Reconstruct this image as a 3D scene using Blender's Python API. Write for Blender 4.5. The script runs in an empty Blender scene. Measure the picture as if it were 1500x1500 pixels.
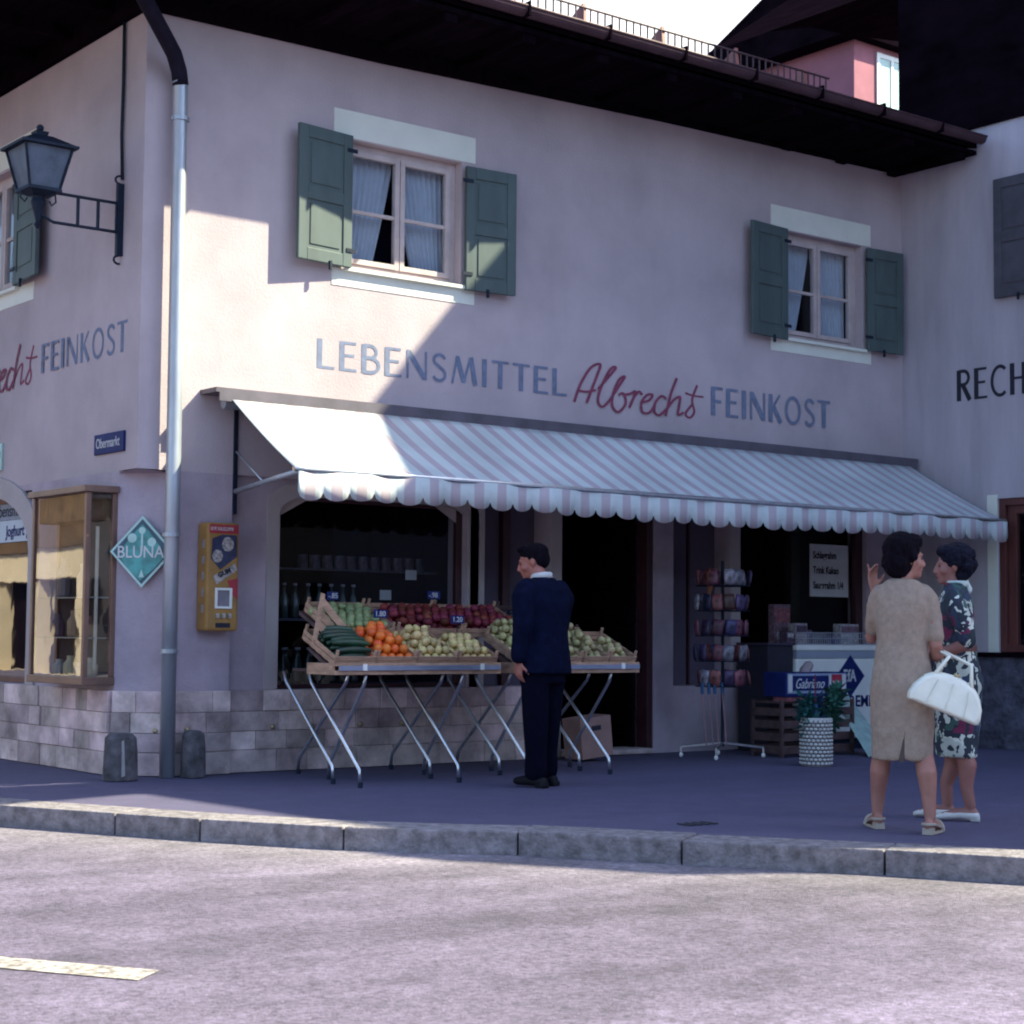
import bpy, bmesh, math, random
from mathutils import Vector, Matrix, Euler, Quaternion
random.seed(7)
S = bpy.context.scene
COL = S.collection
rad = math.radians

# ------------------------------------------------------------------ camera
cam = bpy.data.cameras.new("Camera")
cam_ob = bpy.data.objects.new("Camera", cam)
COL.objects.link(cam_ob)
S.camera = cam_ob
_r = Vector((0.788375, -0.615132, 0.008863)); _u = Vector((-0.048831, -0.048209, 0.997643)); _f = Vector((0.613254, 0.786949, 0.068044))
mw = Matrix((( _r.x, _u.x, -_f.x, -5.9934), (_r.y, _u.y, -_f.y, -11.937), (_r.z, _u.z, -_f.z, 1.065), (0, 0, 0, 1)))
cam_ob.matrix_world = mw
cam.sensor_width = 36; cam.lens = 36 * 2612 / 1500
cam.clip_end = 2000; cam.clip_start = 0.1
cam.dof.use_dof = True; cam.dof.focus_distance = 9.6; cam.dof.aperture_fstop = 7.0

# ------------------------------------------------------------------ sky, sun, exposure
SUN = Vector((0.88, -0.633, 1.0)).normalized()
elev = math.asin(SUN.z); az = math.atan2(SUN.x, SUN.y)
W = bpy.data.worlds.new("World"); S.world = W; W.use_nodes = True
nt = W.node_tree; N = nt.nodes; Lk = nt.links
bg = N['Background']; bg.inputs['Strength'].default_value = 0.15
sky = N.new('ShaderNodeTexSky'); sky.sky_type = 'NISHITA'; sky.sun_disc = False
sky.sun_elevation = elev; sky.sun_rotation = az
sky.air_density = 1.0; sky.dust_density = 1.0; sky.ozone_density = 3.0
geo = N.new('ShaderNodeTexCoord'); nz = N.new('ShaderNodeTexNoise'); nz.inputs['Scale'].default_value = 2.2; nz.inputs['Detail'].default_value = 6
rp = N.new('ShaderNodeValToRGB'); rp.color_ramp.elements[0].position = 0.62; rp.color_ramp.elements[1].position = 0.8
vd = N.new('ShaderNodeVectorMath'); vd.operation = 'DOT_PRODUCT'; vd.inputs[1].default_value = Vector((.5, .8, .36)).normalized()
vm_ = N.new('ShaderNodeMapRange'); vm_.inputs[1].default_value = .6; vm_.inputs[2].default_value = .95; vm_.inputs[3].default_value = 0; vm_.inputs[4].default_value = .45
ad_ = N.new('ShaderNodeMath'); ad_.operation = 'ADD'
mx = N.new('ShaderNodeMix'); mx.data_type = 'RGBA'
mx.inputs[7].default_value = (4.2, 4.3, 4.4, 1)
Lk.new(geo.outputs['Generated'], nz.inputs['Vector']); Lk.new(geo.outputs['Generated'], vd.inputs[0]); Lk.new(vd.outputs['Value'], vm_.inputs[0]); Lk.new(nz.outputs['Fac'], ad_.inputs[0]); Lk.new(vm_.outputs[0], ad_.inputs[1]); Lk.new(ad_.outputs[0], rp.inputs['Fac'])
Lk.new(rp.outputs['Color'], mx.inputs[0]); Lk.new(sky.outputs['Color'], mx.inputs[6])
Lk.new(mx.outputs[2], bg.inputs['Color'])
sun = bpy.data.lights.new("Sun", 'SUN'); sun.energy = 5.0; sun.angle = rad(0.5); sun.color = (1.0, 0.96, 0.68)
sun_ob = bpy.data.objects.new("Sun", sun); COL.objects.link(sun_ob)
sun_ob.rotation_euler = SUN.to_track_quat('Z', 'Y').to_euler(); sun_ob.location = (10, -10, 20)
S.view_settings.view_transform = 'Standard'; S.view_settings.look = 'None'; S.view_settings.gamma = 1
S.view_settings.exposure = 1.42
S.render.engine = 'CYCLES'
S.cycles.filter_width = 2.0
S.cycles.use_denoising = True
S.cycles.max_bounces = 8

# ------------------------------------------------------------------ helpers
def srgb(r, g, b):
    f = lambda c: (c / 255 / 12.92) if c / 255 <= 0.04045 else ((c / 255 + 0.055) / 1.055) ** 2.4
    return (f(r), f(g), f(b))

def mat(name, c, rough=0.7, var=0.12, scale=8.0, bump=0.0, bscale=60.0, metal=0.0, rnd=0.0, island=0.0, spec=0.5, c2=None, stretch=None, trans=0.0, coat=0.0, thr=None):
    m = bpy.data.materials.new(name); m.use_nodes = True
    n = m.node_tree.nodes; l = m.node_tree.links; p = n['Principled BSDF']
    p.inputs['Roughness'].default_value = rough; p.inputs['Metallic'].default_value = metal
    p.inputs['Specular IOR Level'].default_value = spec
    p.inputs['Coat Weight'].default_value = coat
    tc = n.new('ShaderNodeTexCoord'); src = tc.outputs['Object']
    if stretch:
        mp = n.new('ShaderNodeMapping'); mp.inputs['Scale'].default_value = stretch
        l.new(src, mp.inputs['Vector']); src = mp.outputs['Vector']
    a = n.new('ShaderNodeTexNoise'); a.inputs['Scale'].default_value = scale; a.inputs['Detail'].default_value = 5; a.inputs['Roughness'].default_value = 0.6
    l.new(src, a.inputs['Vector'])
    r = n.new('ShaderNodeValToRGB'); e = r.color_ramp.elements
    lo = c2 if c2 else tuple(max(0, x * (1 - var * 1.6)) for x in c)
    hi = c if c2 else tuple(min(1, x * (1 + var)) for x in c)
    e[0].position, e[1].position = thr if thr else (0.32, 0.68)
    e[0].color = (*lo, 1); e[1].color = (*hi, 1)
    l.new(a.outputs['Fac'], r.inputs['Fac']); out = r.outputs['Color']
    if rnd or island:
        if rnd: o = n.new('ShaderNodeObjectInfo').outputs['Random']
        else: o = n.new('ShaderNodeNewGeometry').outputs['Random Per Island']
        k = rnd or island
        h = n.new('ShaderNodeHueSaturation'); mr = n.new('ShaderNodeMapRange')
        mr.inputs[3].default_value = 1 - k; mr.inputs[4].default_value = 1 + k
        l.new(o, mr.inputs[0]); l.new(mr.outputs[0], h.inputs['Value'])
        m2 = n.new('ShaderNodeMapRange'); m2.inputs[3].default_value = 0.5 + k * 0.07; m2.inputs[4].default_value = 0.5 - k * 0.07
        ml = n.new('ShaderNodeMath'); ml.operation = 'MULTIPLY'; ml.inputs[1].default_value = 7.31
        fr = n.new('ShaderNodeMath'); fr.operation = 'FRACT'
        l.new(o, ml.inputs[0]); l.new(ml.outputs[0], fr.inputs[0]); l.new(fr.outputs[0], m2.inputs[0]); l.new(m2.outputs[0], h.inputs['Hue'])
        l.new(out, h.inputs['Color']); out = h.outputs['Color']
    l.new(out, p.inputs['Base Color'])
    if name.startswith('plaster'):
        mp2 = n.new('ShaderNodeMapping'); mp2.inputs['Scale'].default_value = (3, 3, .6); l.new(tc.outputs['Object'], mp2.inputs[0])
        n2 = n.new('ShaderNodeTexNoise'); n2.inputs['Scale'].default_value = 1.0; n2.inputs['Detail'].default_value = 6; n2.inputs['Roughness'].default_value = .65; l.new(mp2.outputs[0], n2.inputs['Vector'])
        k2 = n.new('ShaderNodeMapRange'); k2.inputs[1].default_value = .35; k2.inputs[2].default_value = .6; k2.inputs[3].default_value = .95; k2.inputs[4].default_value = 1.0; l.new(n2.outputs['Fac'], k2.inputs[0])
        x2 = n.new('ShaderNodeMix'); x2.data_type = 'RGBA'; x2.blend_type = 'MULTIPLY'; x2.inputs[0].default_value = 1; l.new(out, x2.inputs[6]); l.new(k2.outputs[0], x2.inputs[7]); out = x2.outputs[2]; l.new(out, p.inputs['Base Color'])
    if bump:
        b = n.new('ShaderNodeBump'); b.inputs['Strength'].default_value = bump; b.inputs['Distance'].default_value = 0.02
        t = n.new('ShaderNodeTexNoise'); t.inputs['Scale'].default_value = bscale; t.inputs['Detail'].default_value = 4
        l.new(src, t.inputs['Vector']); l.new(t.outputs['Fac'], b.inputs['Height']); l.new(b.outputs['Normal'], p.inputs['Normal'])
    if trans:
        p.inputs['Transmission Weight'].default_value = 0
        tr = n.new('ShaderNodeBsdfTranslucent'); mxs = n.new('ShaderNodeMixShader'); mxs.inputs[0].default_value = trans
        l.new(out, tr.inputs['Color']); l.new(p.outputs[0], mxs.inputs[1]); l.new(tr.outputs[0], mxs.inputs[2])
        l.new(mxs.outputs[0], n['Material Output'].inputs['Surface'])
    return m

def glass(name, tint=(0.8, 0.85, 0.9), refl=0.5):
    m = bpy.data.materials.new(name); m.use_nodes = True
    n = m.node_tree.nodes; l = m.node_tree.links; n.remove(n['Principled BSDF'])
    t = n.new('ShaderNodeBsdfTransparent'); t.inputs['Color'].default_value = (*tint, 1)
    g = n.new('ShaderNodeBsdfGlossy'); g.inputs['Roughness'].default_value = 0.015
    f = n.new('ShaderNodeLayerWeight'); f.inputs['Blend'].default_value = 0.5; pw = n.new('ShaderNodeMath'); pw.operation = 'POWER'; pw.inputs[1].default_value = 4.0; l.new(f.outputs['Facing'], pw.inputs[0])
    k = n.new('ShaderNodeMath'); k.operation = 'MULTIPLY_ADD'; k.inputs[1].default_value = 0.7; k.inputs[2].default_value = refl * 0.1
    x = n.new('ShaderNodeMixShader'); l.new(pw.outputs[0], k.inputs[0]); l.new(k.outputs[0], x.inputs[0])
    ns = n.new('ShaderNodeTexNoise'); ns.inputs['Scale'].default_value = 3.5; bp = n.new('ShaderNodeBump'); bp.inputs['Strength'].default_value = 0.025; bp.inputs['Distance'].default_value = 0.02
    tc = n.new('ShaderNodeTexCoord'); l.new(tc.outputs['Object'], ns.inputs['Vector']); l.new(ns.outputs['Fac'], bp.inputs['Height']); l.new(bp.outputs['Normal'], g.inputs['Normal'])
    l.new(t.outputs[0], x.inputs[1]); l.new(g.outputs[0], x.inputs[2]); l.new(x.outputs[0], n['Material Output'].inputs['Surface'])
    return m

class MB:
    def __init__(s): s.v = []; s.f = []; s.m = []
    def add(s, vs, fs, mi=0):
        o = len(s.v); s.v += [Vector(v) for v in vs]; s.f += [tuple(i + o for i in f) for f in fs]; s.m += [mi] * len(fs); return s
    def box(s, x0, y0, z0, x1, y1, z1, mi=0):
        x0, x1 = min(x0, x1), max(x0, x1); y0, y1 = min(y0, y1), max(y0, y1); z0, z1 = min(z0, z1), max(z0, z1)
        return s.add([(x0, y0, z0), (x1, y0, z0), (x1, y1, z0), (x0, y1, z0), (x0, y0, z1), (x1, y0, z1), (x1, y1, z1), (x0, y1, z1)],
                     [(0, 3, 2, 1), (4, 5, 6, 7), (0, 1, 5, 4), (1, 2, 6, 5), (2, 3, 7, 6), (3, 0, 4, 7)], mi)
    def mbox(s, M, hx, hy, hz, mi=0):
        c = [M @ Vector((a * hx, b * hy, d * hz)) for d in (-1, 1) for b in (-1, 1) for a in (-1, 1)]
        return s.add(c, [(0, 2, 3, 1), (4, 5, 7, 6), (0, 1, 5, 4), (1, 3, 7, 5), (3, 2, 6, 7), (2, 0, 4, 6)], mi)
    def prism(s, pts, d, mi=0):   # planar polygon pts (3D), extruded by vector d
        n = len(pts); d = Vector(d); a = [Vector(p) for p in pts]; b = [p + d for p in a]
        return s.add(a + b, [tuple(range(n - 1, -1, -1)), tuple(range(n, 2 * n))] + [(i, (i + 1) % n, n + (i + 1) % n, n + i) for i in range(n)], mi)
    def poly(s, pts, mi=0): return s.add(pts, [tuple(range(len(pts)))], mi)
    def tube(s, pts, r, n=8, mi=0, caps=True, flat=1.0, side=None):
        pts = [Vector(p) for p in pts]; R = r if isinstance(r, (list, tuple)) else [r] * len(pts)
        rings = []; prev = None
        for i, p in enumerate(pts):
            t = (pts[min(i + 1, len(pts) - 1)] - pts[max(i - 1, 0)]).normalized()
            if side is not None: a = Vector(side); a = (a - t * a.dot(t)).normalized()
            elif prev is None:
                a = Vector((0, 0, 1)) if abs(t.z) < 0.9 else Vector((1, 0, 0)); a = (a - t * a.dot(t)).normalized()
            else: a = (prev - t * prev.dot(t)).normalized()
            prev = a; b = t.cross(a)
            ra, rb = R[i] if isinstance(R[i], (list, tuple)) else (R[i], R[i] * flat)
            rings.append([p + a * ra * math.cos(k * 2 * math.pi / n) + b * rb * math.sin(k * 2 * math.pi / n) for k in range(n)])
        vs = [v for q in rings for v in q]; fs = []
        for i in range(len(rings) - 1):
            for k in range(n):
                a0 = i * n + k; a1 = i * n + (k + 1) % n; fs.append((a0, a1, a1 + n, a0 + n))
        if caps: fs.append(tuple(range(n - 1, -1, -1))); fs.append(tuple((len(rings) - 1) * n + k for k in range(n)))
        return s.add(vs, fs, mi)
    def limb(s, pts, R, n=14, side=None):  # rounded ends
        pts = [Vector(p) for p in pts]; R = [q if isinstance(q, (list, tuple)) else (q, q) for q in R]
        t0 = (pts[0] - pts[1]).normalized(); t1 = (pts[-1] - pts[-2]).normalized(); P = []; Q = []
        r0 = min(R[0]); r1 = min(R[-1])
        for k in (1.0, 0.8, 0.45): P.append(pts[0] + t0 * r0 * k); c = math.sqrt(max(0.01, 1 - k * k)); Q.append((R[0][0] * c, R[0][1] * c))
        P += pts; Q += R
        for k in (0.45, 0.8, 1.0): P.append(pts[-1] + t1 * r1 * k); c = math.sqrt(max(0.01, 1 - k * k)); Q.append((R[-1][0] * c, R[-1][1] * c))
        return s.tube(P, Q, n=n, side=side)
    def loft(s, rings, n=24, mi=0):  # (cx,cy,z,rx,ry)
        vs = []
        for cx, cy, z, rx, ry in rings:
            for k in range(n):
                a = 2 * math.pi * k / n; ca, sa = math.cos(a), math.sin(a)
                e = 0.85
                vs.append((cx + rx * math.copysign(abs(ca) ** e, ca), cy + ry * math.copysign(abs(sa) ** e, sa), z))
        fs = []
        for i in range(len(rings) - 1):
            for k in range(n):
                a0 = i * n + k; a1 = i * n + (k + 1) % n; fs.append((a0, a1, a1 + n, a0 + n))
        fs.append(tuple(range(n - 1, -1, -1))); fs.append(tuple((len(rings) - 1) * n + k for k in range(n)))
        return s.add(vs, fs, mi)
    def ball(s, c, rx, ry=None, rz=None, n=12, m=8, M=None, mi=0):
        ry = rx if ry is None else ry; rz = rx if rz is None else rz; c = Vector(c)
        q = M.to_3x3() if M is not None else Matrix.Identity(3); vs = [c + q @ Vector((0, 0, rz))]; fs = []
        for i in range(1, m):
            t = math.pi * i / m
            for k in range(n):
                a = 2 * math.pi * k / n
                vs.append(c + q @ Vector((rx * math.sin(t) * math.cos(a), ry * math.sin(t) * math.sin(a), rz * math.cos(t))))
        vs.append(c + q @ Vector((0, 0, -rz)))
        for k in range(n): fs.append((0, 1 + k, 1 + (k + 1) % n))
        for i in range(m - 2):
            for k in range(n):
                a0 = 1 + i * n + k; a1 = 1 + i * n + (k + 1) % n; fs.append((a0, a0 + n, a1 + n, a1))
        b = 1 + (m - 2) * n
        for k in range(n): fs.append((len(vs) - 1, b + (k + 1) % n, b + k))
        return s.add(vs, fs, mi)
    def lathe(s, prof, c=(0, 0, 0), n=16, mi=0):
        c = Vector(c); vs = [c + Vector((r * math.cos(2 * math.pi * k / n), r * math.sin(2 * math.pi * k / n), z)) for r, z in prof for k in range(n)]
        fs = []
        for i in range(len(prof) - 1):
            for k in range(n):
                a0 = i * n + k; a1 = i * n + (k + 1) % n; fs.append((a0, a1, a1 + n, a0 + n))
        fs.append(tuple(range(n - 1, -1, -1))); fs.append(tuple((len(prof) - 1) * n + k for k in range(n)))
        return s.add(vs, fs, mi)
    def build(s, name, mats, parent=None, smooth=False, bevel=0.0, loc=None, fix=True):
        me = bpy.data.meshes.new(name); off = Vector((0, 0, 0))
        ob = bpy.data.objects.new(name, me); COL.objects.link(ob)
        if parent is not None:
            ob.parent = parent; q = parent; 
            while q is not None: off += q.location; q = q.parent
            if parent.get('_local'): off = Vector((0, 0, 0))
        elif loc is not None: off = Vector(loc); ob.location = off
        me.from_pydata([v - off for v in s.v], [], s.f)
        for m in (mats if isinstance(mats, (list, tuple)) else [mats]): me.materials.append(m)
        for p, i in zip(me.polygons, s.m): p.material_index = i
        if fix:
            bm = bmesh.new(); bm.from_mesh(me); bmesh.ops.recalc_face_normals(bm, faces=bm.faces); bm.to_mesh(me); bm.free()
        if smooth:
            for p in me.polygons: p.use_smooth = True
        if bevel:
            b = ob.modifiers.new('bevel', 'BEVEL'); b.width = bevel; b.segments = 2; b.limit_method = 'ANGLE'
        me.update(); return ob

def each(name, boxes, m, parent, bevel=0.0):
    return [MB().box(*b).build(name, m, parent, bevel=bevel) for b in boxes]
def tag(o, label=None, cat=None, group=None, kind=None):
    if label: o['label'] = label
    if cat: o['category'] = cat
    if group: o['group'] = group
    if kind: o['kind'] = kind
    return o
def thing(name, label, cat, loc=(0, 0, 0), rz=0, group=None, local=False):
    o = bpy.data.objects.new(name, None); COL.objects.link(o); o.location = loc; o.rotation_euler = (0, 0, rz); o.empty_display_size = 0.1
    if local: o['_local'] = 1
    return tag(o, label, cat, group)
def copy_tree(o, parent=None):
    c = o.copy(); COL.objects.link(c); c.parent = parent
    for ch in list(o.children): copy_tree(ch, c)
    return c

def text(body, size, M, m, name='lettering', parent=None, ext=0.001, align='LEFT', sx=1.0, bold=0.0, shear=0.0):
    c = bpy.data.curves.new(name, 'FONT'); c.body = body; c.size = size; c.extrude = ext; c.align_x = align; c.offset = bold; c.shear = shear
    t = bpy.data.objects.new('tmp', c); COL.objects.link(t)
    dg = bpy.context.evaluated_depsgraph_get(); me = bpy.data.meshes.new_from_object(t.evaluated_get(dg)); me.name = name
    bpy.data.objects.remove(t); me.transform(Matrix.Diagonal((sx, 1, 1, 1))); me.transform(M)
    if parent is not None:
        off = Vector((0, 0, 0)); q = parent
        while q is not None: off += q.location; q = q.parent
        if not parent.get('_local'): me.transform(Matrix.Translation(-off))
    me.materials.clear(); me.materials.append(m)
    o = bpy.data.objects.new(name, me); COL.objects.link(o); o.parent = parent
    return o
def MM(o, x, y):   # frame: text x axis, y axis, origin
    x = Vector(x).normalized(); y = Vector(y).normalized(); z = x.cross(y); o = Vector(o)
    return Matrix(((x.x, y.x, z.x, o.x), (x.y, y.y, z.y, o.y), (x.z, y.z, z.z, o.z), (0, 0, 0, 1)))

# ------------------------------------------------------------------ materials
PLASTER = mat('plaster', (0.49, 0.405, 0.43), 0.95, 0.1, 1.0, bump=0.2, bscale=45)
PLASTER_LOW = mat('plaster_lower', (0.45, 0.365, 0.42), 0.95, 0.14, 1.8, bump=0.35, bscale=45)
PLASTER_R = mat('plaster_neighbour', (0.45, 0.4, 0.45), 0.95, 0.12, 1.6, bump=0.3, bscale=45, stretch=(1, 1.5, 0.25))
TRIMW = mat('painted_trim', (0.74, 0.74, 0.66), 0.9, 0.04, 3, bump=0.15)
SURROUND = mat('window_surround', (0.44, 0.38, 0.38), 0.9, 0.06, 3, bump=0.15)
STONE = mat('plinth_stone', (0.6, 0.46, 0.45), 0.9, 0.3, 3.5, bump=0.5, bscale=25, island=0.35)
MORTAR = mat('mortar', (0.4, 0.34, 0.35), 0.95, 0.2, 20)
DARKSTONE = mat('dark_stone', (0.1, 0.09, 0.1), 0.9, 0.4, 9, bump=0.8, bscale=14)
ROUGHCAST = mat('roughcast', (0.09, 0.085, 0.12), 0.95, 0.4, 9, bump=1.0, bscale=22)
GREEN = mat('shutter_green', (0.07, 0.1, 0.1), 0.6, 0.12, 6, stretch=(1, 1, 0.3))
GREEND = mat('shutter_groove', (0.07, 0.11, 0.09), 0.7, 0.1, 6)
FRAMEW = mat('window_frame_paint', (0.5, 0.41, 0.4), 0.6, 0.1, 6)
CURTAIN = mat('curtain_cloth', (0.75, 0.78, 0.85), 0.9, 0.05, 10, trans=0.3)
GLASS = glass('window_glass'); GLASSD = glass('shop_glass', (0.75, 0.78, 0.82), 0.2); GLASSC = glass('case_glass', (0.8, 0.78, 0.72), 2.0)
MAROON = mat('maroon_paint', (0.05, 0.014, 0.02), 0.5, 0.2, 6)
BROWNF = mat('brown_wood_frame', (0.12, 0.035, 0.03), 0.5, 0.25, 5, stretch=(1, 1, 0.2))
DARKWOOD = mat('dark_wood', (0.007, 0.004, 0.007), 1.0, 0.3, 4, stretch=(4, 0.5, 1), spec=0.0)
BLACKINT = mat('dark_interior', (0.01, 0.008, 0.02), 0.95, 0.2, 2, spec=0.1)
PANELD = mat('panel_purple', (0.1, 0.08, 0.12), 0.8, 0.1, 2)
ZINC = mat('zinc_pipe', (0.42, 0.45, 0.5), 0.42, 0.15, 5, metal=0.55, stretch=(1, 1, 0.3))
COPPER = mat('gutter_metal', (0.075, 0.035, 0.045), 0.6, 0.2, 5, metal=0.2)
IRON = mat('painted_iron', (0.008, 0.016, 0.035), 0.6, 0.2, 12, spec=.25)
CHROME = mat('chrome', (0.6, 0.63, 0.68), 0.28, 0.1, 12, metal=0.9)
BLUE_LET = mat('lettering_blue', (0.17, 0.2, 0.3), 0.9, 0.15, 14)
RED_LET = mat('lettering_red', (0.24, 0.05, 0.1), 0.9, 0.15, 14)
BLACK_LET = mat('lettering_black', (0.02, 0.02, 0.035), 0.9, 0.2, 14)
WHITE = mat('white_enamel', (0.82, 0.82, 0.78), 0.35, 0.05, 4)
WHITE_P = mat('white_paper', (0.6, 0.6, 0.6), 0.8, 0.05, 8)
SIGNBLUE = mat('sign_blue', (0.01, 0.02, 0.12), 0.6, 0.15, 8, spec=0.2)
TEAL = mat('enamel_teal', (0.06, 0.3, 0.29), 0.35, 0.25, 14)
TEALD = mat('enamel_dark', (0.02, 0.07, 0.11), 0.35, 0.2, 6)
PALETEAL = mat('enamel_pale', (0.42, 0.62, 0.58), 0.35, 0.1, 6)
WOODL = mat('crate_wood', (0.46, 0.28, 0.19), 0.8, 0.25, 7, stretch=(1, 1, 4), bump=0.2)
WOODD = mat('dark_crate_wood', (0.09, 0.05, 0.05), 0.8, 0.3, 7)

def stripes():
    m = bpy.data.materials.new('awning_stripes'); m.use_nodes = True; n = m.node_tree.nodes; l = m.node_tree.links; p = n['Principled BSDF']
    p.inputs['Roughness'].default_value = 0.9
    tc = n.new('ShaderNodeTexCoord'); sx = n.new('ShaderNodeSeparateXYZ'); l.new(tc.outputs['UV'], sx.inputs[0])
    fr = n.new('ShaderNodeMath'); fr.operation = 'FRACT'; l.new(sx.outputs['X'], fr.inputs[0])
    r = n.new('ShaderNodeValToRGB'); e = r.color_ramp.elements; e[0].position = 0.27; e[0].color = (0.6, 0.65, 0.66, 1); e[1].position = 0.31; e[1].color = (0.5, 0.42, 0.46, 1)
    q = e.new(0.69); q.color = (0.5, 0.42, 0.46, 1); q = e.new(0.73); q.color = (0.6, 0.65, 0.66, 1)
    l.new(fr.outputs[0], r.inputs['Fac'])
    nz = n.new('ShaderNodeTexNoise'); nz.inputs['Scale'].default_value = 1.6; nz.inputs['Detail'].default_value = 5; l.new(tc.outputs['Object'], nz.inputs['Vector'])
    mr = n.new('ShaderNodeMapRange'); mr.inputs[3].default_value = 0.78; mr.inputs[4].default_value = 1.05; mr.inputs[1].default_value = 0.3; mr.inputs[2].default_value = 0.7
    l.new(nz.outputs['Fac'], mr.inputs[0])
    mm = n.new('ShaderNodeMix'); mm.data_type = 'RGBA'; mm.blend_type = 'MULTIPLY'; mm.inputs[0].default_value = 1; l.new(r.outputs[0], mm.inputs[6]); l.new(mr.outputs[0], mm.inputs[7])
    l.new(mm.outputs[2], p.inputs['Base Color'])
    t = n.new('ShaderNodeBsdfTranslucent'); l.new(mm.outputs[2], t.inputs['Color']); x = n.new('ShaderNodeMixShader'); x.inputs[0].default_value = 0.03
    l.new(p.outputs[0], x.inputs[1]); l.new(t.outputs[0], x.inputs[2]); l.new(x.outputs[0], n['Material Output'].inputs['Surface'])
    return m
AWN = stripes()

def asphalt(name, base, contrast, speck, worn):
    m = bpy.data.materials.new(name); m.use_nodes = True; n = m.node_tree.nodes; l = m.node_tree.links; p = n['Principled BSDF']
    p.inputs['Roughness'].default_value = 0.85
    tc = n.new('ShaderNodeTexCoord')
    def noise(s, d, rgh, stretch=None):
        v = tc.outputs['Object']
        if stretch:
            mp = n.new('ShaderNodeMapping'); mp.inputs['Rotation'].default_value = (0, 0, rad(58)); mp.inputs['Scale'].default_value = stretch; l.new(v, mp.inputs[0]); v = mp.outputs[0]
        a = n.new('ShaderNodeTexNoise'); a.inputs['Scale'].default_value = s; a.inputs['Detail'].default_value = d; a.inputs['Roughness'].default_value = rgh; l.new(v, a.inputs['Vector']); return a.outputs['Fac']
    def mr(x, a, b, lo=0.3, hi=0.7):
        k = n.new('ShaderNodeMapRange'); k.inputs[1].default_value = lo; k.inputs[2].default_value = hi; k.inputs[3].default_value = a; k.inputs[4].default_value = b; l.new(x, k.inputs[0]); return k.outputs[0]
    def mul(a, b):
        k = n.new('ShaderNodeMath'); k.operation = 'MULTIPLY'; l.new(a, k.inputs[0]); l.new(b, k.inputs[1]); return k.outputs[0]
    fac = mul(mr(noise(34, 4, 0.75), 1 - speck, 1 + speck), mr(noise(4, 6, 0.7), 1 - contrast, 1 + contrast))
    fac = mul(fac, mr(noise(0.8, 4, 0.6, (0.12, 1.0, 1.0)), 1 - worn, 1 + worn))
    mm = n.new('ShaderNodeMix'); mm.data_type = 'RGBA'; mm.blend_type = 'MULTIPLY'; mm.inputs[0].default_value = 1
    mm.inputs[6].default_value = (*base, 1); l.new(fac, mm.inputs[7]); l.new(mm.outputs[2], p.inputs['Base Color'])
    if name == 'road_asphalt':
        at = n.new('ShaderNodeAttribute'); at.attribute_name = 'dust'; dm_ = n.new('ShaderNodeMix'); dm_.data_type = 'RGBA'; dm_.inputs[6].default_value = (*base, 1); dm_.inputs[7].default_value = (.185, .16, .185, 1)
        l.new(at.outputs['Fac'], dm_.inputs[0]); l.new(dm_.outputs[2], mm.inputs[6])
    b = n.new('ShaderNodeBump'); b.inputs['Strength'].default_value = 0.7; b.inputs['Distance'].default_value = 0.01
    l.new(noise(90, 3, 0.6), b.inputs['Height']); l.new(b.outputs[0], p.inputs['Normal'])
    return m
ROAD = asphalt('road_asphalt', (0.118, 0.095, 0.145), 0.34, 0.55, 0.42)
PAVE = asphalt('pavement_asphalt', (0.088, 0.076, 0.14), 0.12, 0.12, 0.1)
KERBM = mat('kerb_granite', (0.25, 0.22, 0.235), 0.9, 0.3, 14, bump=0.7, bscale=50, island=0.1)
MARK = mat('road_paint', (0.33, 0.29, 0.27), 0.8, 0.4, 30, thr=(0.35, 0.6))

# ------------------------------------------------------------------ ground, road, pavement
tag(MB().poly([(-300, -300, -0.16), (300, -300, -0.16), (300, 300, -0.16), (-300, 300, -0.16)]).build('ground', mat('earth', (0.12, 0.11, 0.1), 0.95)), kind='structure')
KERB = [(-14, 20), (-7, 8), (-3.6, 2.4), (-2.35, -0.1), (-1.75, -1.4), (-1.36, -2.25), (-1.1, -2.8), (-0.65, -3.6), (-0.28, -4.05), (0.0, -4.32), (0.24, -4.7), (0.47, -5.1), (0.75, -5.55), (1.03, -5.98), (1.35, -6.6), (1.9, -7.6), (3.0, -9.5), (6, -14.6), (12, -25), (24, -46)]
KERB = [Vector((x, y, 0)) for x, y in KERB]
def offset(pts, d):
    o = []
    for i, p in enumerate(pts):
        t = (pts[min(i + 1, len(pts) - 1)] - pts[max(i - 1, 0)]).normalized(); o.append(p + Vector((-t.y, t.x, 0)) * d)
    return o
def road():
    lines = [(0.02, 1.0), (-.3, .85), (-.6, .5), (-1.1, .2), (-2.0, .05), (-3.2, 0)]
    me = bpy.data.meshes.new('road'); v = []; dv = []; fc = []; n = len(KERB)
    for d, q in lines:
        for p in offset(KERB, d): v.append((p.x, p.y, -.125)); dv.append(q)
    for j in range(len(lines) - 1):
        for i in range(n - 1): a = j * n + i; fc.append((a, a + n, a + n + 1, a + 1))
    far = [(len(lines) - 1) * n + i for i in range(n)]; b = len(v); v += [(60, -110, -.125), (-60, -110, -.125), (-60, 60, -.125)]; dv += [0, 0, 0]
    fc.append(tuple(far + [b, b + 1, b + 2]))
    me.from_pydata(v, [], fc); at = me.attributes.new('dust', 'FLOAT', 'POINT')
    for i, q in enumerate(dv): at.data[i].value = q
    me.materials.append(ROAD); o = bpy.data.objects.new('road', me); COL.objects.link(o)
    bm = bmesh.new(); bm.from_mesh(me); bmesh.ops.recalc_face_normals(bm, faces=bm.faces); bm.to_mesh(me); bm.free(); return o
tag(road(), kind='structure')
inner = offset(KERB, 0.33)
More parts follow.
